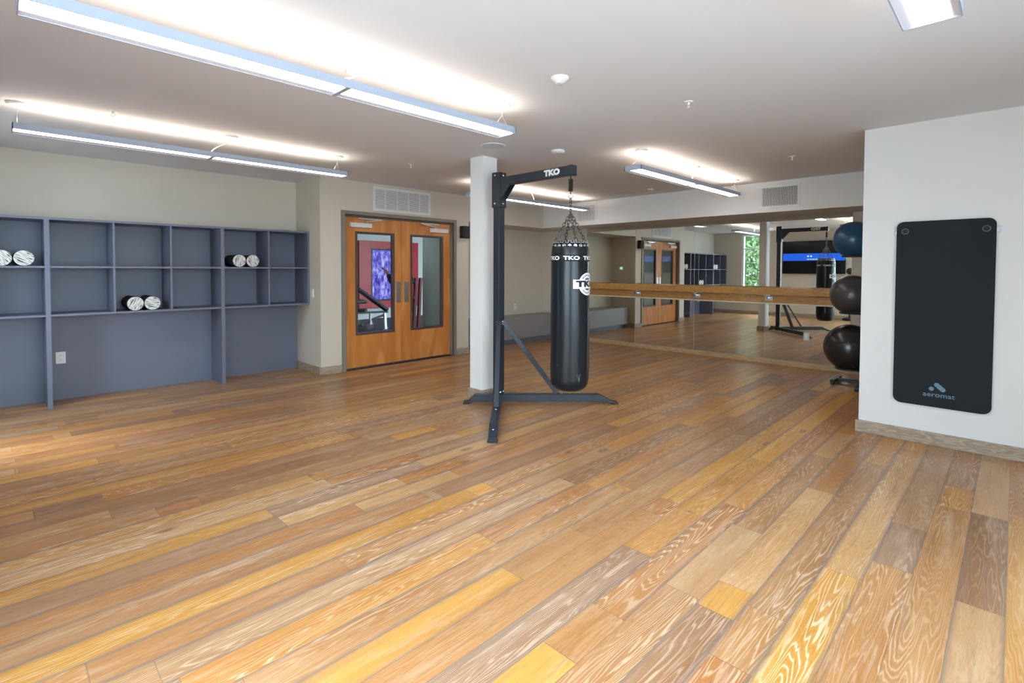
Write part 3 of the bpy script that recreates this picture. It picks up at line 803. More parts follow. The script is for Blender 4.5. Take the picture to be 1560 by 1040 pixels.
# ------------------------------------------------------------ punching bag
BX, BY, RB = 3.745, 2.930, .173
bag = thing('punching_bag', 'black cylindrical punching bag with white logos hanging from the stand by chains', 'punching bag', (BX, BY, .30))
prof = [(0, .305), (.06, .305), (.11, .312), (.145, .335), (.165, .37), (.172, .42), (.1735, .55), (.170, .70), (.172, .90), (.1735, 1.1), (.1725, 1.3),
        (.171, 1.45), (.1695, 1.53), (.166, 1.60), (.157, 1.655), (.150, 1.675), (.146, 1.665), (.142, 1.65), (.0, 1.64)]
def rad_at(z):
    for (r0, z0), (r1, z1) in zip(prof, prof[1:]):
        if z0 <= z <= z1 and z1 > z0: return r0 + (r1 - r0) * (z - z0) / (z1 - z0)
    return RB
def bag_mat():
    m = M_leather; t = m.node_tree; N, L = t.nodes, t.links
    bs = [n for n in N if n.type == 'BSDF_PRINCIPLED'][0]
    tc = N.new('ShaderNodeTexCoord'); mp = N.new('ShaderNodeMapping'); mp.inputs['Rotation'].default_value = (0, .35, .6); mp.inputs['Scale'].default_value = (26, 26, 2.2)
    L.new(tc.outputs['Object'], mp.inputs[0])
    nz = N.new('ShaderNodeTexNoise'); nz.inputs['Scale'].default_value = 2.0; nz.inputs['Detail'].default_value = 6; L.new(mp.outputs[0], nz.inputs['Vector'])
    r = N.new('ShaderNodeValToRGB'); r.color_ramp.elements[0].position = .66; r.color_ramp.elements[1].position = .72; L.new(nz.outputs[0], r.inputs[0])
    sp = N.new('ShaderNodeSeparateXYZ'); L.new(tc.outputs['Object'], sp.inputs[0])
    mr = N.new('ShaderNodeMapRange'); mr.inputs[1].default_value = .55; mr.inputs[2].default_value = .72; mr.inputs[3].default_value = .5; mr.inputs[4].default_value = 0
    L.new(sp.outputs[2], mr.inputs[0])
    mu = N.new('ShaderNodeMath'); mu.operation = 'MULTIPLY'; L.new(r.outputs[0], mu.inputs[0]); L.new(mr.outputs[0], mu.inputs[1])
    mx = N.new('ShaderNodeMix'); mx.data_type = 'RGBA'; mx.inputs[7].default_value = (.4, .42, .45, 1)
    src = bs.inputs['Base Color'].links[0].from_socket; L.new(mu.outputs[0], mx.inputs[0]); L.new(src, mx.inputs[6]); L.new(mx.outputs[2], bs.inputs['Base Color'])
bag_mat()
b = BM(); lathe(b, prof, (BX, BY, 0), 72)
for v in b.verts:   # soft, slightly uneven filling
    a = math.atan2(v.co.y - BY, v.co.x - BX); k = 1.03 + .012 * math.sin(2 * a + v.co.z * 5) * (1 if v.co.z < 1.3 else .2) + .006 * math.sin(5 * a + 9 * v.co.z)
    if v.co.z < .40: k += .012 * math.sin(26 * a) * (.40 - v.co.z) * 6
    v.co.x = BX + (v.co.x - BX) * k; v.co.y = BY + (v.co.y - BY) * k
rel(link('bag_body', b, M_leather), bag)
b = BM(); zz = [1.492, 1.4925, 1.52, 1.5475, 1.548]; lathe(b, [(rad_at(z) * 1.03 + (.0035 if 0 < i < 4 else 0.001), z) for i, z in enumerate(zz)], (BX, BY, 0), 72)
rel(link('logo_band', b, M_band), bag)
FACE = math.atan2(-BY, -BX)
def wrap(th0, z0, off):
    def fn(x, y, z):
        zz_ = z0 + y; r = rad_at(zz_) * 1.03 + off + z; th = th0 + x / RB
        return (BX + r * math.cos(th), BY + r * math.sin(th), zz_)
    return fn
for k in range(6):
    th = FACE + math.radians(4 + 60 * k)
    b = text_bm('TKO', .046, .0018, 1.05, 4, sx=1.45); place(b, wrap(th, 1.519, .0048)); rel(link('band_lettering', b, M_print), bag)
TH0 = FACE + math.radians(58); ZL = 1.288
lg = BM(); ring2d(lg, .055, .102, 56); place(lg, wrap(TH0, ZL, .0048)); o = rel(link('logo_badge', lg, M_print), bag)
lg = BM(); grid2d(lg, -.150, .150, -.040, .040, 30, 4); place(lg, wrap(TH0, ZL, .0060)); link('badge_plate', lg, M_print, o)
lg = text_bm('TKO', .070, .0045, 1.06, 6, sx=1.62)
bmesh.ops.triangulate(lg, faces=lg.faces[:]); bmesh.ops.subdivide_edges(lg, edges=[e for e in lg.edges if e.calc_length() > .02], cuts=2, use_grid_fill=True)
place(lg, wrap(TH0, ZL, .0078)); link('badge_lettering', lg, M_band, o)
for base in (90, 270):     # arcs of tiny illegible marks
    lg = BM()
    for i in range(-5, 6):
        t = math.radians(base + i * 9.5); w_ = .0028 + .0012 * ((i * 7) % 3); hh = .0045
        c = Vector((.080 * math.cos(t), .080 * math.sin(t), 0)); r_ = Vector((math.cos(t), math.sin(t), 0)); q_ = Vector((-math.sin(t), math.cos(t), 0))
        lg.faces.new([lg.verts.new(c + r_ * e * hh + q_ * f * w_) for e, f in ((-1, -1), (1, -1), (1, 1), (-1, 1))])
    place(lg, wrap(TH0, ZL, .0060)); link('badge_ticks', lg, M_band, o)
# rim hardware
for k in range(20):
    b = BM(); a = 2 * PI * k / 20; n = Vector((math.cos(a), math.sin(a), 0))
    torus(b, (BX + n.x * .163, BY + n.y * .163, 1.632), n, .0125, .0036, 14, 6)
    cyl(b, (BX + n.x * .160, BY + n.y * .160, 1.632), (BX + n.x * .167, BY + n.y * .167, 1.632), .005, 8)
    rel(link('grommet', b, M_bolt), bag)
b = BM()
for k in range(40):
    a = 2 * PI * k / 40; p = Vector((BX + .158 * math.cos(a), BY + .158 * math.sin(a), 1.668 - .008 * (k % 2)))
    torus(b, p, (0, 0, 1) if k % 2 else (math.cos(a), math.sin(a), 0), .0095, .0026, 12, 5, sx=1.3, updir=(-math.sin(a), math.cos(a), 0))
rel(link('rim_chain', b, M_steel), bag)
M_chain = mat('dark_chain', (.16, .155, .15), .35, .9)
for k in range(4):
    a = FACE + math.radians(20 + 90 * k)
    b = BM(); chain(b, (BX + .150 * math.cos(a), BY + .150 * math.sin(a), 1.675), (BX + .008 * math.cos(a), BY + .008 * math.sin(a), 1.925), .045, .0038)
    rel(link('chain', b, M_chain), bag)
b = BM(); torus(b, (BX, BY, 1.93), (.7, -.7, 0), .016, .004, 16, 6); chain(b, (BX, BY, 1.94), (BX, BY, 2.065), .042, .004); rel(link('top_chain', b, M_chain), bag)
b = BM()
pts = [(BX + .018 * math.cos(t) * .7, BY - .018 * math.cos(t) * .7, 2.088 + .018 * math.sin(t)) for t in [math.radians(x) for x in range(-200, 60, 20)]]
tube(b, pts, .0042, 8)
tube(b, [(BX, BY, 2.105), (BX, BY, 2.14)], .0042, 8); rel(link('hook', b, M_chain), bag)
b = BM(); cyl(b, (BX, BY, 2.135), (BX, BY, 2.245), .017, 18)
for k in range(11): torus(b, (BX, BY, 2.14 + .010 * k), (0, 0, 1), .017, .0045, 18, 6)
tube(b, [(BX, BY, 2.24), (BX, BY, 2.285)], .005, 8); rel(link('spring', b, M_black), bag)
b = BM(); torus(b, (BX, BY, .288), (.7, -.7, 0), .019, .0028, 18, 6); rel(link('bottom_ring', b, M_steel), bag)

# ------------------------------------------------------------ hanging exercise mat
mt = thing('exercise_mat', 'charcoal exercise mat with pale blue logo hung on the white wall', 'exercise mat', (XR - .03, .42, .31))
def rounded(y0, y1, z0, z1, r, n=8):
    out = []
    for cy_, cz_, a0 in ((y1 - r, z1 - r, 0), (y0 + r, z1 - r, 90), (y0 + r, z0 + r, 180), (y1 - r, z0 + r, 270)):
        for i in range(n + 1):
            a = math.radians(a0 + 90 * i / n); out.append((cy_ + r * math.cos(a), cz_ + r * math.sin(a)))
    return out
ym0, ym1, zm0, zm1 = .112, .722, .315, 1.828
b = BM()
P = rounded(ym0, ym1, zm0, zm1, .055)
def sag(y, z):   # top edge dips between the two hooks
    t = (y - ym0) / (ym1 - ym0)
    return z - .018 * math.sin(PI * t) * max(0, (z - 1.2) / .63)
nx, nz_ = 12, 24
# outline prism with the two eyelet holes left as dark rings set into it
A = [b.verts.new((XR - .008, y, sag(y, z))) for y, z in P]; B = [b.verts.new((XR - .026, y, sag(y, z))) for y, z in P]
b.faces.new(A); b.faces.new(B[::-1])
for i in range(len(P)): b.faces.new((A[i], A[(i + 1) % len(P)], B[(i + 1) % len(P)], B[i]))
bmesh.ops.bevel(b, geom=[e for e in b.edges if abs(e.verts[0].co.x - e.verts[1].co.x) < 1e-5], offset=.003, segments=2, affect='EDGES')
rel(link('mat_body', b, M_mat), mt)
for y in (.665, .168):
    b = BM(); torus(b, (XR - .0265, y, 1.742), (1, 0, 0), .0215, .0035, 24, 8); o = rel(link('eyelet', b, mat('eyelet_grey', (.12, .13, .14), .4)), mt)
    b = BM(); cyl(b, (XR - .0255, y, 1.742), (XR - .0275, y, 1.742), .020, 24); link('eyelet_hole', b, M_grille, o)
b = text_bm('aeromat', .052, .0006, 1.02, 8, sx=1.12); place(b, lambda x, y, z: (XR - .0266, .424 - x, .415 + y)); rel(link('logo_lettering', b, M_matprint), mt)
b = BM()
def capsule(b, y0, z0, y1, z1, r):
    d = Vector((y1 - y0, z1 - z0)); a0 = math.atan2(d.y, d.x); vs = []
    for i in range(13): a = a0 + PI / 2 + PI * i / 12; vs.append(b.verts.new((XR - .0266, y0 + r * math.cos(a), z0 + r * math.sin(a))))
    for i in range(13): a = a0 - PI / 2 + PI * i / 12; vs.append(b.verts.new((XR - .0266, y1 + r * math.cos(a), z1 + r * math.sin(a))))
    b.faces.new(vs)
capsule(b, .437, .498, .398, .462, .0165)
vs = [b.verts.new((XR - .0266, .470 + .0165 * math.cos(2 * PI * i / 24), .462 + .0165 * math.sin(2 * PI * i / 24))) for i in range(24)]; b.faces.new(vs)
rel(link('logo_mark', b, M_matprint), mt)
rk = thing('mat_hanger', 'thin steel wall rail whose ends show behind the hanging mat', 'hanger', (XR, .42, 1.74))
b = BM(); bx(b, XR - .0065, XR, .092, .738, 1.715, 1.758, .001); rel(link('rail', b, mat('blue_steel', (.30, .34, .38), .4, .8)), rk)
for y in (.665, .168):
    b = BM(); cyl(b, (XR - .006, y, 1.742), (XR - .050, y, 1.742), .006, 12); sphere(b, (XR - .050, y, 1.742), .009, 14, 8); rel(link('peg', b, M_black), rk)

# ------------------------------------------------------------ exercise balls and rack
def ball(name, c, r, m, label):
    o = thing(name, label, 'exercise ball', (c[0], c[1], c[2] - r), 'exercise balls stacked on the rack')
    b = BM(); sphere(b, (0, 0, r), r, 64, 40)
    for v in b.verts:   # moulded ridges
        d = (v.co - Vector((0, 0, r))); 
    link('ball_skin', b, m, o)
    b = BM()
    for k in range(-3, 4):
        z = k * .16 * r; rr = math.sqrt(r * r - z * z); torus(b, (0, 0, r + z), (0, 0, 1), rr - .0008, .0014, 96, 5)
    link('grip_ribs', b, m, o)
    b = BM(); cyl(b, (-r * .55 - .0, -r * .62, r * 1.55), (-r * .57, -r * .645, r * 1.57), .009, 14); link('plug', b, m, o)
    return o
BALLS = [((7.545, 1.452, 1.800), .2245, M_ballblue), ((7.51, 1.445, 1.112), .2450, M_ballgrey), ((7.47, 1.452, .460), .287, M_ballblk)]
labs = ['blue exercise ball on the top tier of the rack', 'dark grey exercise ball on the middle tier of the rack', 'black exercise ball, largest and lowest on the rack']
for (c, r, m), lab in zip(BALLS, labs): ball('exercise_ball', c, r, m, lab)
rc = thing('ball_rack', 'black tubular rack holding three exercise balls beside the mirror', 'rack', (7.5, 1.3, 0))
b = BM()
for x in (7.36, 7.64): bx(b, x - .018, x + .018, 1.02, 1.056, .03, 2.0, .003)
rel(link('uprights', b, M_frameblk), rc)
for (c, r, m) in BALLS:
    b = BM(); rr = r * .50; z = c[2] - math.sqrt(r * r - rr * rr) - .012
    torus(b, (c[0], c[1], z), (0, 0, 1), rr + .004, .012, 36, 10)
    for s in (-1, 1): tube(b, [(c[0] + s * rr * .8, c[1] - rr * .6, z), (7.5 + s * .14, 1.045, z)], .011, 10)
    rel(link('ring_tray', b, M_frameblk), rc)
b = BM()
bx(b, 7.30, 7.70, 1.58, 1.625, .02, .062, .004); bx(b, 7.48, 7.52, 1.02, 1.60, .022, .060, .003); bx(b, 7.06, 7.52, 1.28, 1.32, .022, .058, .003)
bx(b, 7.30, 7.70, 1.015, 1.06, .02, .062, .004)
rel(link('base', b, M_frameblk), rc)
for x, y in ((7.08, 1.30), (7.33, 1.60), (7.67, 1.60), (7.33, 1.04), (7.67, 1.04)):
    b = BM(); cyl(b, (x, y, 0), (x, y, .03), .024, 16); rel(link('caster_foot', b, M_rubber), rc)

# ------------------------------------------------------------ things seen only in the mirrors
tv = thing('television', 'wall-mounted television showing a blue band, seen in the mirror', 'television', (XL + .05, 4.23, 1.3))
b = BM(); bx(b, XL + .045, XL + .085, 3.40, 5.06, 1.31, 2.29, .006); bx(b, XL + .0005, XL + .045, 3.9, 4.6, 1.55, 2.05); rel(link('case', b, M_black), tv)
b = BM(); bx(b, XL + .085, XL + .0865, 3.415, 5.045, 1.325, 2.275); s = rel(link('screen', b, M_screenblk), tv)
b = BM(); bx(b, XL + .0865, XL + .0875, 3.415, 5.045, 1.70, 1.915); link('blue_band', b, M_screenblue, s)
b = BM()
for y in (4.28, 4.36): bx(b, XL + .0875, XL + .0885, y - .018, y + .018, 1.815, 1.85)
for k in range(7): bx(b, XL + .0875, XL + .0885, 4.38 - k * .07 - .05, 4.38 - k * .07, 1.735, 1.752)
link('screen_icons', b, M_screenwht, s)
rb = thing('reflex_ball_stand', 'black reflex ball on a floor stand, seen in the mirror', 'reflex ball', (-.40, 3.25, 0))
b = BM(); lathe(b, [(.16, .0), (.175, .015), (.17, .05), (.15, .075), (.05, .09)], (-.40, 3.25, 0)); rel(link('base', b, M_black), rb)
b = BM(); cyl(b, (-.40, 3.25, .09), (-.40, 3.25, 1.10), .018, 16); rel(link('pole', b, M_frameblk), rb)
b = BM(); cyl(b, (-.40, 3.25, 1.10), (-.40, 3.25, 1.30), .010, 12)
for k in range(14): torus(b, (-.40, 3.25, 1.11 + k * .0135), (0, 0, 1), .014, .004, 14, 5)
rel(link('spring', b, M_steel), rb)
b = BM(); sphere(b, (-.40, 3.25, 1.385), .10, 28, 16); rel(link('ball', b, M_ballblk), rb)

# ------------------------------------------------------------ the gym behind the doors
GX0, GX1, GY1, GH = 2.4, 11.2, 13.0, 2.75
b = BM(); bx(b, GX0, GX1, YS + .2, GY1 + .2, -.12, -.001); bx(b, 3.3, 5.4, YD + .15, YS + .2, -.119, -.0005)
bx(b, XM + .2, GX1, YD + .15, YS + .2, -.12, -.001); struct('trim_6', b, M_gymfloor, 'black rubber floor of the gym beyond the doors').name = 'floor_gym'
b = BM(); bx(b, GX0, GX1, YS + .2, GY1 + .2, GH, GH + .1); struct('ceiling_gym', b, M_gymwall)
b = BM(); bx(b, GX0, GX1, GY1, GY1 + .1, 0, GH); struct('wall_gym_far', b, M_gymwall)
b = BM(); bx(b, GX1, GX1 + .1, YD, GY1 + .1, 0, GH); struct('wall_gym_right', b, M_gymwall)
b = BM(); bx(b, GX0 - .1, GX0, YS + .19, GY1 + .1, 0, GH); struct('wall_gym_left', b, M_gymwall)
b = BM(); bx(b, 5.44, 5.498, YD + .152, 7.60, 0, GH); struct('wall_gym_side', b, M_gymwall2)
# red frame with a violet picture
fr = thing('red_display_frame', 'red wall panel framing a violet picture, behind the glass doors', 'display', (7.9, GY1, 0))
YF = GY1 - .07
b = BM(); bx(b, 7.14, 7.50, YF, GY1, .30, 2.20, .004); bx(b, 8.62, 9.10, YF, GY1, .30, 2.20, .004)
bx(b, 7.50, 8.62, YF, GY1, 1.99, 2.20, .004); bx(b, 7.50, 8.62, YF, GY1, .30, .50, .004); rel(link('frame', b, M_red), fr)
b = BM(); bx(b, 7.50, 8.62, YF + .02, GY1 - .01, .50, 1.99); rel(link('bezel', b, M_black), fr)
b = BM(); bx(b, 7.56, 8.56, YF + .012, YF + .02, .55, 1.94); rel(link('picture', b, M_violet), fr)
# adjustable weight bench
wb = thing('weight_bench', 'adjustable weight bench with raised black pad beyond left door', 'weight bench', (6.1, 10.6, 0))
sv = Vector((.74, -.67, 0)).normalized(); sd = Vector((-sv.y, sv.x, 0))
bo = Vector((6.08, 10.66, 0))
def W(a, z, s=0): return bo + sv * a + sd * s + Vector((0, 0, z))
b = BM(); bar(b, W(-.30, .40), W(.48, .43), .07, .05, .004); bar(b, W(.08, .40), W(.08, .12), .06, .06, .004)
bar(b, W(-.42, .05), W(.40, .36), .05, .05, .004)
rel(link('frame', b, M_steel), wb)
b = BM(); bar(b, W(-.42, .03, -.26), W(-.42, .03, .26), .06, .05, .004); bar(b, W(.08, .09, -.2), W(.08, .09, .2), .06, .12, .004); bar(b, W(.42, .02, -.2), W(.42, .02, .2), .05, .04, .004); bar(b, W(.42, .02), W(.40, .40), .05, .05); rel(link('feet', b, M_steel), wb)
b = BM(); bar(b, W(-.42, .46), W(-.02, .46), .28, .07, .02); rel(link('seat', b, M_black), wb)
b = BM(); bar(b, W(-.30, 1.02), W(.46, .46), .28, .07, .02); rel(link('back_pad', b, M_black), wb)
# dark padded exercise machine at the left edge of the left pane
gm = thing('exercise_machine', 'tall black padded exercise machine at the left edge of the door glass', 'gym machine', (6.4, 12.0, 0))
b = BM(); bx(b, 6.27, 6.51, 11.9, 12.02, .9, 1.95, .05); rel(link('back_pad', b, M_black), gm)
b = BM(); bx(b, 6.20, 6.60, 11.55, 12.0, .55, .64, .03); rel(link('seat', b, M_black), gm)
b = BM(); bx(b, 6.35, 6.43, 12.02, 12.10, 0, 1.95, .006); bx(b, 6.35, 6.43, 11.4, 12.1, .02, .08, .006); bx(b, 6.10, 6.67, 12.02, 12.08, .02, .08, .006); bx(b, 6.36, 6.42, 11.7, 11.76, .08, .55); rel(link('frame', b, M_frameblk), gm)
# maroon rack with dumbbells behind the right pane
mr = thing('dumbbell_rack', 'maroon slanted dumbbell rack seen through the right door glass', 'rack', (6.35, 9.15, 0))
def leanpost(dx, name):
    b = BM(); bar(b, (6.28 + dx, 9.12, .0), (6.47 + dx, 9.28, 1.22), .07, .06, .005); rel(link(name, b, M_maroon), mr)
leanpost(.0, 'post'); leanpost(.12, 'post')
for i, z in enumerate((.45, .80, 1.12)):
    b = BM(); bar(b, (6.30 + z * .10, 9.20, z), (6.02 + z * .10, 9.42, z), .30, .04, .004); rel(link('tray', b, M_frameblk), mr)
k = 0
for z in (.45, .80, 1.12):
    for j in range(2):
        x, y = 6.24 + z * .10 - j * .14, 9.26 + j * .11
        d = thing('dumbbell', 'black hex dumbbell, %s one on the %s tray of the maroon rack' % (('right', 'left')[j], {.45: 'lowest', .80: 'middle', 1.12: 'top'}[z]), 'dumbbell', (x, y, z + .02), 'dumbbells on the maroon rack')
        b = BM(); cyl(b, (-.07, -.09, .055), (.07, .09, .055), .014, 10); link('grip', b, M_steel, d)
        for s in (-1, 1):
            b = BM(); cyl(b, (s * .045, s * .058, .055), (s * .095, s * .122, .055), .052, 6); link('weight_head', b, M_black, d)
# unseen glowing ceiling panels, added to brighten the gym
b = BM(); bx(b, 4.4, 4.6, 7.9, 11.8, GH - .03, GH - .001)
tag(link('gym_fill_light', b, emis('gym_fill_glow', (.95, 1, 1), 9)), 'long unseen fill light added on the gym ceiling behind the doors', 'light')
b = BM(); bx(b, 8.6, 8.8, 8.6, 11.8, GH - .03, GH - .001)
tag(link('gym_fill_light', b, bpy.data.materials['gym_fill_glow']), 'second unseen fill light deeper to the right in the gym', 'light')

# person standing just behind the door stile
def skin_mesh(name, verts, edges, radii, m, parent=None, root=0, sub=2):
    me = bpy.data.meshes.new(name); me.from_pydata([tuple(v) for v in verts], edges, [])
    o = bpy.data.objects.new(name, me); COL.objects.link(o)
    sk = o.modifiers.new('skin', 'SKIN'); 
    for i, r in enumerate(radii):
        r = r if isinstance(r, tuple) else (r, r)
        me.skin_vertices[0].data[i].radius = r
    me.skin_vertices[0].data[root].use_root = True
    ss = o.modifiers.new('sub', 'SUBSURF'); ss.levels = sub; ss.render_levels = sub
    dg = bpy.context.evaluated_depsgraph_get(); nm = bpy.data.meshes.new_from_object(o.evaluated_get(dg))
    bpy.data.objects.remove(o)
    for p in nm.polygons: p.use_smooth = True
    nm.materials.clear(); nm.materials.append(m)
    o = bpy.data.objects.new(name, nm); COL.objects.link(o)
    if parent: o.parent = parent
    return o
PB = Vector((5.20, 7.84, 0))
pe = thing('person', 'person in black clothes behind the doors with one hand raised', 'person', PB)
f_ = Vector((-.70, .71, 0)); l_ = Vector((-.71, -.70, 0))   # facing direction, and side nearer the camera
def Q(f, l, z): return f_ * f + l_ * l + Vector((0, 0, z))
V = []; E = []; R_ = []
def add(p, r, par=None):
    V.append(p); R_.append(r)
    if par is not None: E.append((par, len(V) - 1))
    return len(V) - 1
me0 = not hasattr(bpy.types.Mesh, 'skin_vertices')
pel = add(Q(0, 0, .93), (.14, .11)); sp1 = add(Q(0, 0, 1.12), (.13, .10), pel); ch = add(Q(.01, 0, 1.33), (.15, .11), sp1); nk = add(Q(.0, 0, 1.47), .055, ch); nk2 = add(Q(.015, 0, 1.53), .05, nk)
hd = add(Q(.03, 0, 1.62), (.075, .09), nk2); ht = add(Q(.02, 0, 1.72), (.06, .075), hd)
for s in (-1, 1):
    shd = add(Q(0, s * .18, 1.41), .055, ch)
    if s == 1:
        el = add(Q(.16, s * .22, 1.16), .042, shd); wr = add(Q(.25, s * .16, 1.36), .028, el); pm = add(Q(.31, s * .14, 1.405), (.035, .018), wr)
    else:
        el = add(Q(-.02, s * .23, 1.12), .042, shd); wr = add(Q(.05, s * .22, .88), .028, el); pm = add(Q(.06, s * .22, .80), (.035, .018), wr)
    hand_dir = (V[pm] - V[wr]).normalized()
    for q, (off_, ln) in enumerate(((-.027, .062), (-.009, .072), (.009, .068), (.027, .052))):
        side = Vector((0, 0, 1)).cross(hand_dir).normalized() if s == 1 else l_.cross(hand_dir).normalized()
        a1 = add(V[pm] + hand_dir * .035 + side * off_, .009, pm); a2 = add(V[a1] + hand_dir * ln * .5 - Vector((0, 0, .006)), .008, a1); add(V[a2] + hand_dir * ln * .45 - Vector((0, 0, .016)), .0065, a2)
    th = add(V[wr] + hand_dir * .035 + side * -.035, .010, wr); add(V[th] + hand_dir * .035 + side * -.015, .008, th)
    hip = add(Q(0, s * .09, .86), .085, pel); kn = add(Q(.02, s * .10, .48), .055, hip); an = add(Q(-.01, s * .10, .09), .036, kn); add(Q(.13, s * .11, .035), (.04, .03), an)
pb = skin_mesh('body', V, E, R_, M_skin, pe, pel)
# face
b = BM()
for s in (-1, 1): sphere(b, Q(.105, s * .032, 1.645), .011, 12, 8)
link('eyes', b, M_white, pe)
# clothes follow the body: slightly wider skinned layers
V = []; E = []; R_ = []
pel = add(Q(0, 0, .93), (.165, .13)); sp1 = add(Q(0, 0, 1.12), (.15, .12), pel); ch = add(Q(.01, 0, 1.33), (.17, .13), sp1); add(Q(0, 0, 1.46), .065, ch)
for s in (-1, 1):
    shd = add(Q(0, s * .18, 1.41), .07, ch)
    el = add(Q(.16, s * .22, 1.16) if s == 1 else Q(-.02, s * .23, 1.12), .055, shd); add((Q(.24, s * .165, 1.33) if s == 1 else Q(.045, s * .22, .92)), .042, el)
skin_mesh('sweater', V, E, R_, M_cloth, pe, pel)
V = []; E = []; R_ = []
pel = add(Q(0, 0, .98), (.15, .12)); add(Q(0, 0, .90), (.15, .12), pel)
for s in (-1, 1):
    hip = add(Q(0, s * .09, .84), .10, pel); kn = add(Q(.02, s * .10, .48), .072, hip); add(Q(-.01, s * .10, .10), .052, kn)
skin_mesh('trousers', V, E, R_, M_cloth, pe, pel)
V = []; E = []; R_ = []
a = add(Q(-.02, 0, 1.74), (.085, .085)); c2 = add(Q(-.05, 0, 1.64), (.085, .075), a); add(Q(-.06, 0, 1.50), (.07, .05), c2); add(Q(.05, 0, 1.755), .06, a)
skin_mesh('hair', V, E, R_, M_hair, pe, 0)
b = BM()
for s in (-1, 1):
    c = PB * 0 + Q(.05, s * .105, .04); R = Matrix.Translation(c) @ Matrix.Rotation(math.atan2(f_.y, f_.x), 4, 'Z'); bx(b, -.11, .13, -.048, .048, -.04, .035, .02, R)
link('shoes', b, M_black, pe)

# ------------------------------------------------------------ outdoors, seen through the left window
b = BM(); bx(b, -40, 50, -45, 45, -.5, -.4)
tag(link('bounce_ground', b, M_bounce_ground), None, None, None, 'structure')  # unseen ground whose pale tone is chosen to throw daylight onto the ceiling
def tree(x, y, h, rad, n, lab, seed):
    rnd = random.Random(seed); o = thing('tree', lab, 'tree', (x, y, -.4), 'trees outside the window')
    b = BM(); cyl(b, (0, 0, 0), (.1, 0, h * .55), .13, 12, .07)
    for k in range(7):
        a = k * .9; tube(b, [(0.05, 0, h * (.25 + .05 * k)), (math.cos(a) * rad * .4, math.sin(a) * rad * .4, h * (.45 + .05 * k)), (math.cos(a) * rad * .75, math.sin(a) * rad * .75, h * (.55 + .06 * k))], .03, 6)
    link('trunk', b, M_bark, o)
    b = BM()
    for _ in range(n):
        while True:
            p = Vector((rnd.uniform(-1, 1), rnd.uniform(-1, 1), rnd.uniform(-1, 1)))
            if .35 < p.length < 1: break
        c = Vector((p.x * rad, p.y * rad, h * .58 + p.z * h * .46)); q = Quaternion((rnd.uniform(-1, 1), rnd.uniform(-1, 1), rnd.uniform(-1, 1)), rnd.uniform(0, 6)); s = rnd.uniform(.06, .13)
        vs = [b.verts.new(c + q @ Vector(v)) for v in ((-s, 0, 0), (0, -s * .5, 0.01), (s, 0, 0), (0, s * .5, .01))]; b.faces.new(vs)
    link('foliage', b, M_leaf, o)
tree(-4.6, 7.1, 4.4, 2.1, 8500, 'leafy green tree outside the left window, seen in the mirror', 1)
tree(-9.5, 11.2, 5.2, 2.6, 9000, 'taller green tree further back outside the left window', 2)
tree(-7.5, 3.2, 4.2, 1.5, 3500, 'smaller green tree outside nearer the television wall', 3)

# ------------------------------------------------------------ daylight
w = bpy.data.worlds.new('sky'); sc.world = w; w.use_nodes = True
N, L = w.node_tree.nodes, w.node_tree.links; N.clear()
wo = N.new('ShaderNodeOutputWorld'); bg = N.new('ShaderNodeBackground'); L.new(bg.outputs[0], wo.inputs[0])
tc = N.new('ShaderNodeTexCoord'); sx = N.new('ShaderNodeSeparateXYZ'); L.new(tc.outputs['Generated'], sx.inputs[0])
rr = N.new('ShaderNodeValToRGB'); rr.color_ramp.elements[0].position = .45; rr.color_ramp.elements[0].color = (.56, .66, .74, 1)
rr.color_ramp.elements[1].position = .7; rr.color_ramp.elements[1].color = (.66, .83, 1.0, 1)
ad = N.new('ShaderNodeMath'); ad.operation = 'MULTIPLY_ADD'; ad.inputs[1].default_value = .5; ad.inputs[2].default_value = .5; L.new(sx.outputs[2], ad.inputs[0])
L.new(ad.outputs[0], rr.inputs[0]); L.new(rr.outputs[0], bg.inputs[0]); bg.inputs[1].default_value = 12.0
sun = bpy.data.lights.new('hazy_sun', 'SUN'); sun.energy = 8.0; sun.angle = math.radians(22); sun.color = (1.0, .98, .95)
so_ = bpy.data.objects.new('hazy_sun', sun); COL.objects.link(so_)
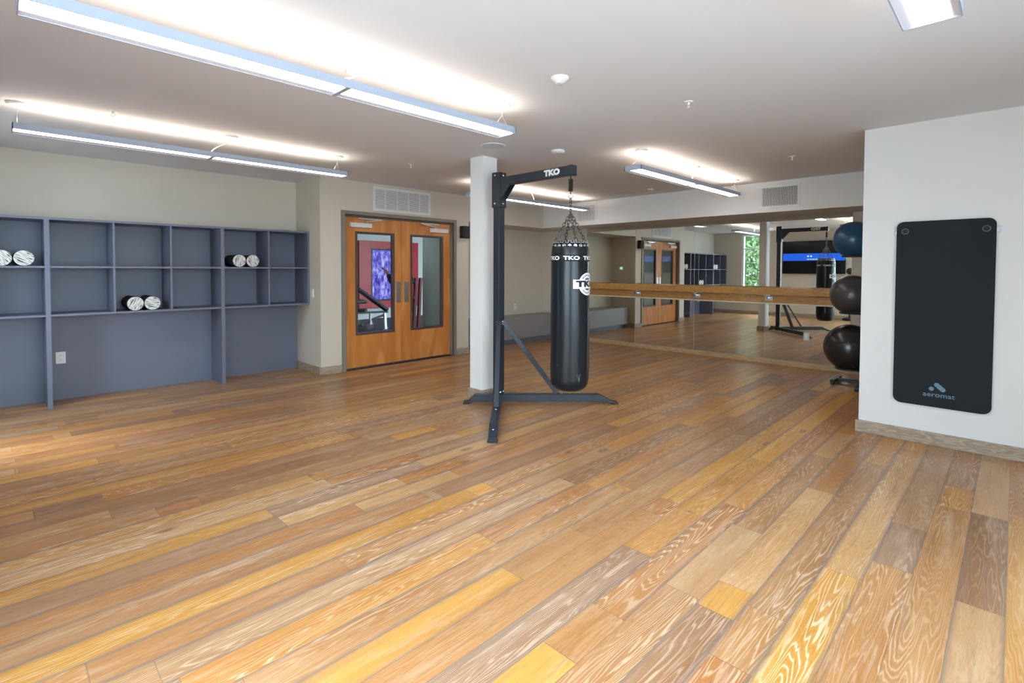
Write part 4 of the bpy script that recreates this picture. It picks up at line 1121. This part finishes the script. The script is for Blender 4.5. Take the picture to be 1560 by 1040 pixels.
so_.rotation_euler = Vector((1.0, -.55, -1.45)).to_track_quat('-Z', 'Y').to_euler(); so_.location = (-8, 5, 12)
def portal(loc, rot, sx_, sy_):
    li = bpy.data.lights.new('window_portal', 'AREA'); li.shape = 'RECTANGLE'; li.size = sx_; li.size_y = sy_; li.cycles.is_portal = True
    o = bpy.data.objects.new('window_portal', li); COL.objects.link(o); o.location = loc; o.rotation_euler = rot
for (lo, hi, zl, zh) in (W1, W2): portal((XL - .17, (lo + hi) / 2, (zl + zh) / 2), (PI / 2, 0, -PI / 2), hi - lo, zh - zl)
for (lo, hi, zl, zh) in (W3, W4): portal(((lo + hi) / 2, YB - .17, (zl + zh) / 2), (-PI / 2, 0, PI), hi - lo, zh - zl)

# ------------------------------------------------------------ camera
FPX, CYP, YAW, PIT, ROL = 781.196, 432.002, 0.794030, 0.0284357, 0.0032621
cY, sY, cp, sp_, cr, sr = math.cos(YAW), math.sin(YAW), math.cos(PIT), math.sin(PIT), math.cos(ROL), math.sin(ROL)
fw = Vector((sY * cp, cY * cp, -sp_)); rt = Vector((cY, -sY, 0)); up = rt.cross(fw)
rt2 = rt * cr + up * sr; up2 = -rt * sr + up * cr
cam = bpy.data.cameras.new('camera'); co = bpy.data.objects.new('camera', cam); COL.objects.link(co)
Rm = Matrix((rt2, up2, -fw)).transposed().to_4x4(); Rm.translation = (0, 0, 1.42); co.matrix_world = Rm
cam.sensor_width = 36; cam.sensor_fit = 'HORIZONTAL'; cam.lens = FPX / 1560 * 36; cam.shift_y = -(520 - CYP) / 1560; cam.clip_start = .02
sc.camera = co
sc.view_settings.view_transform = 'Standard'; sc.view_settings.look = 'None'; sc.view_settings.gamma = 1
sc.view_settings.use_curve_mapping = False
sc.view_settings.exposure = 0.53
sc.cycles.max_bounces = 12; sc.cycles.diffuse_bounces = 6; sc.cycles.glossy_bounces = 6; sc.cycles.transparent_max_bounces = 16
sc.cycles.caustics_reflective = False; sc.cycles.caustics_refractive = False; sc.cycles.sample_clamp_indirect = 6
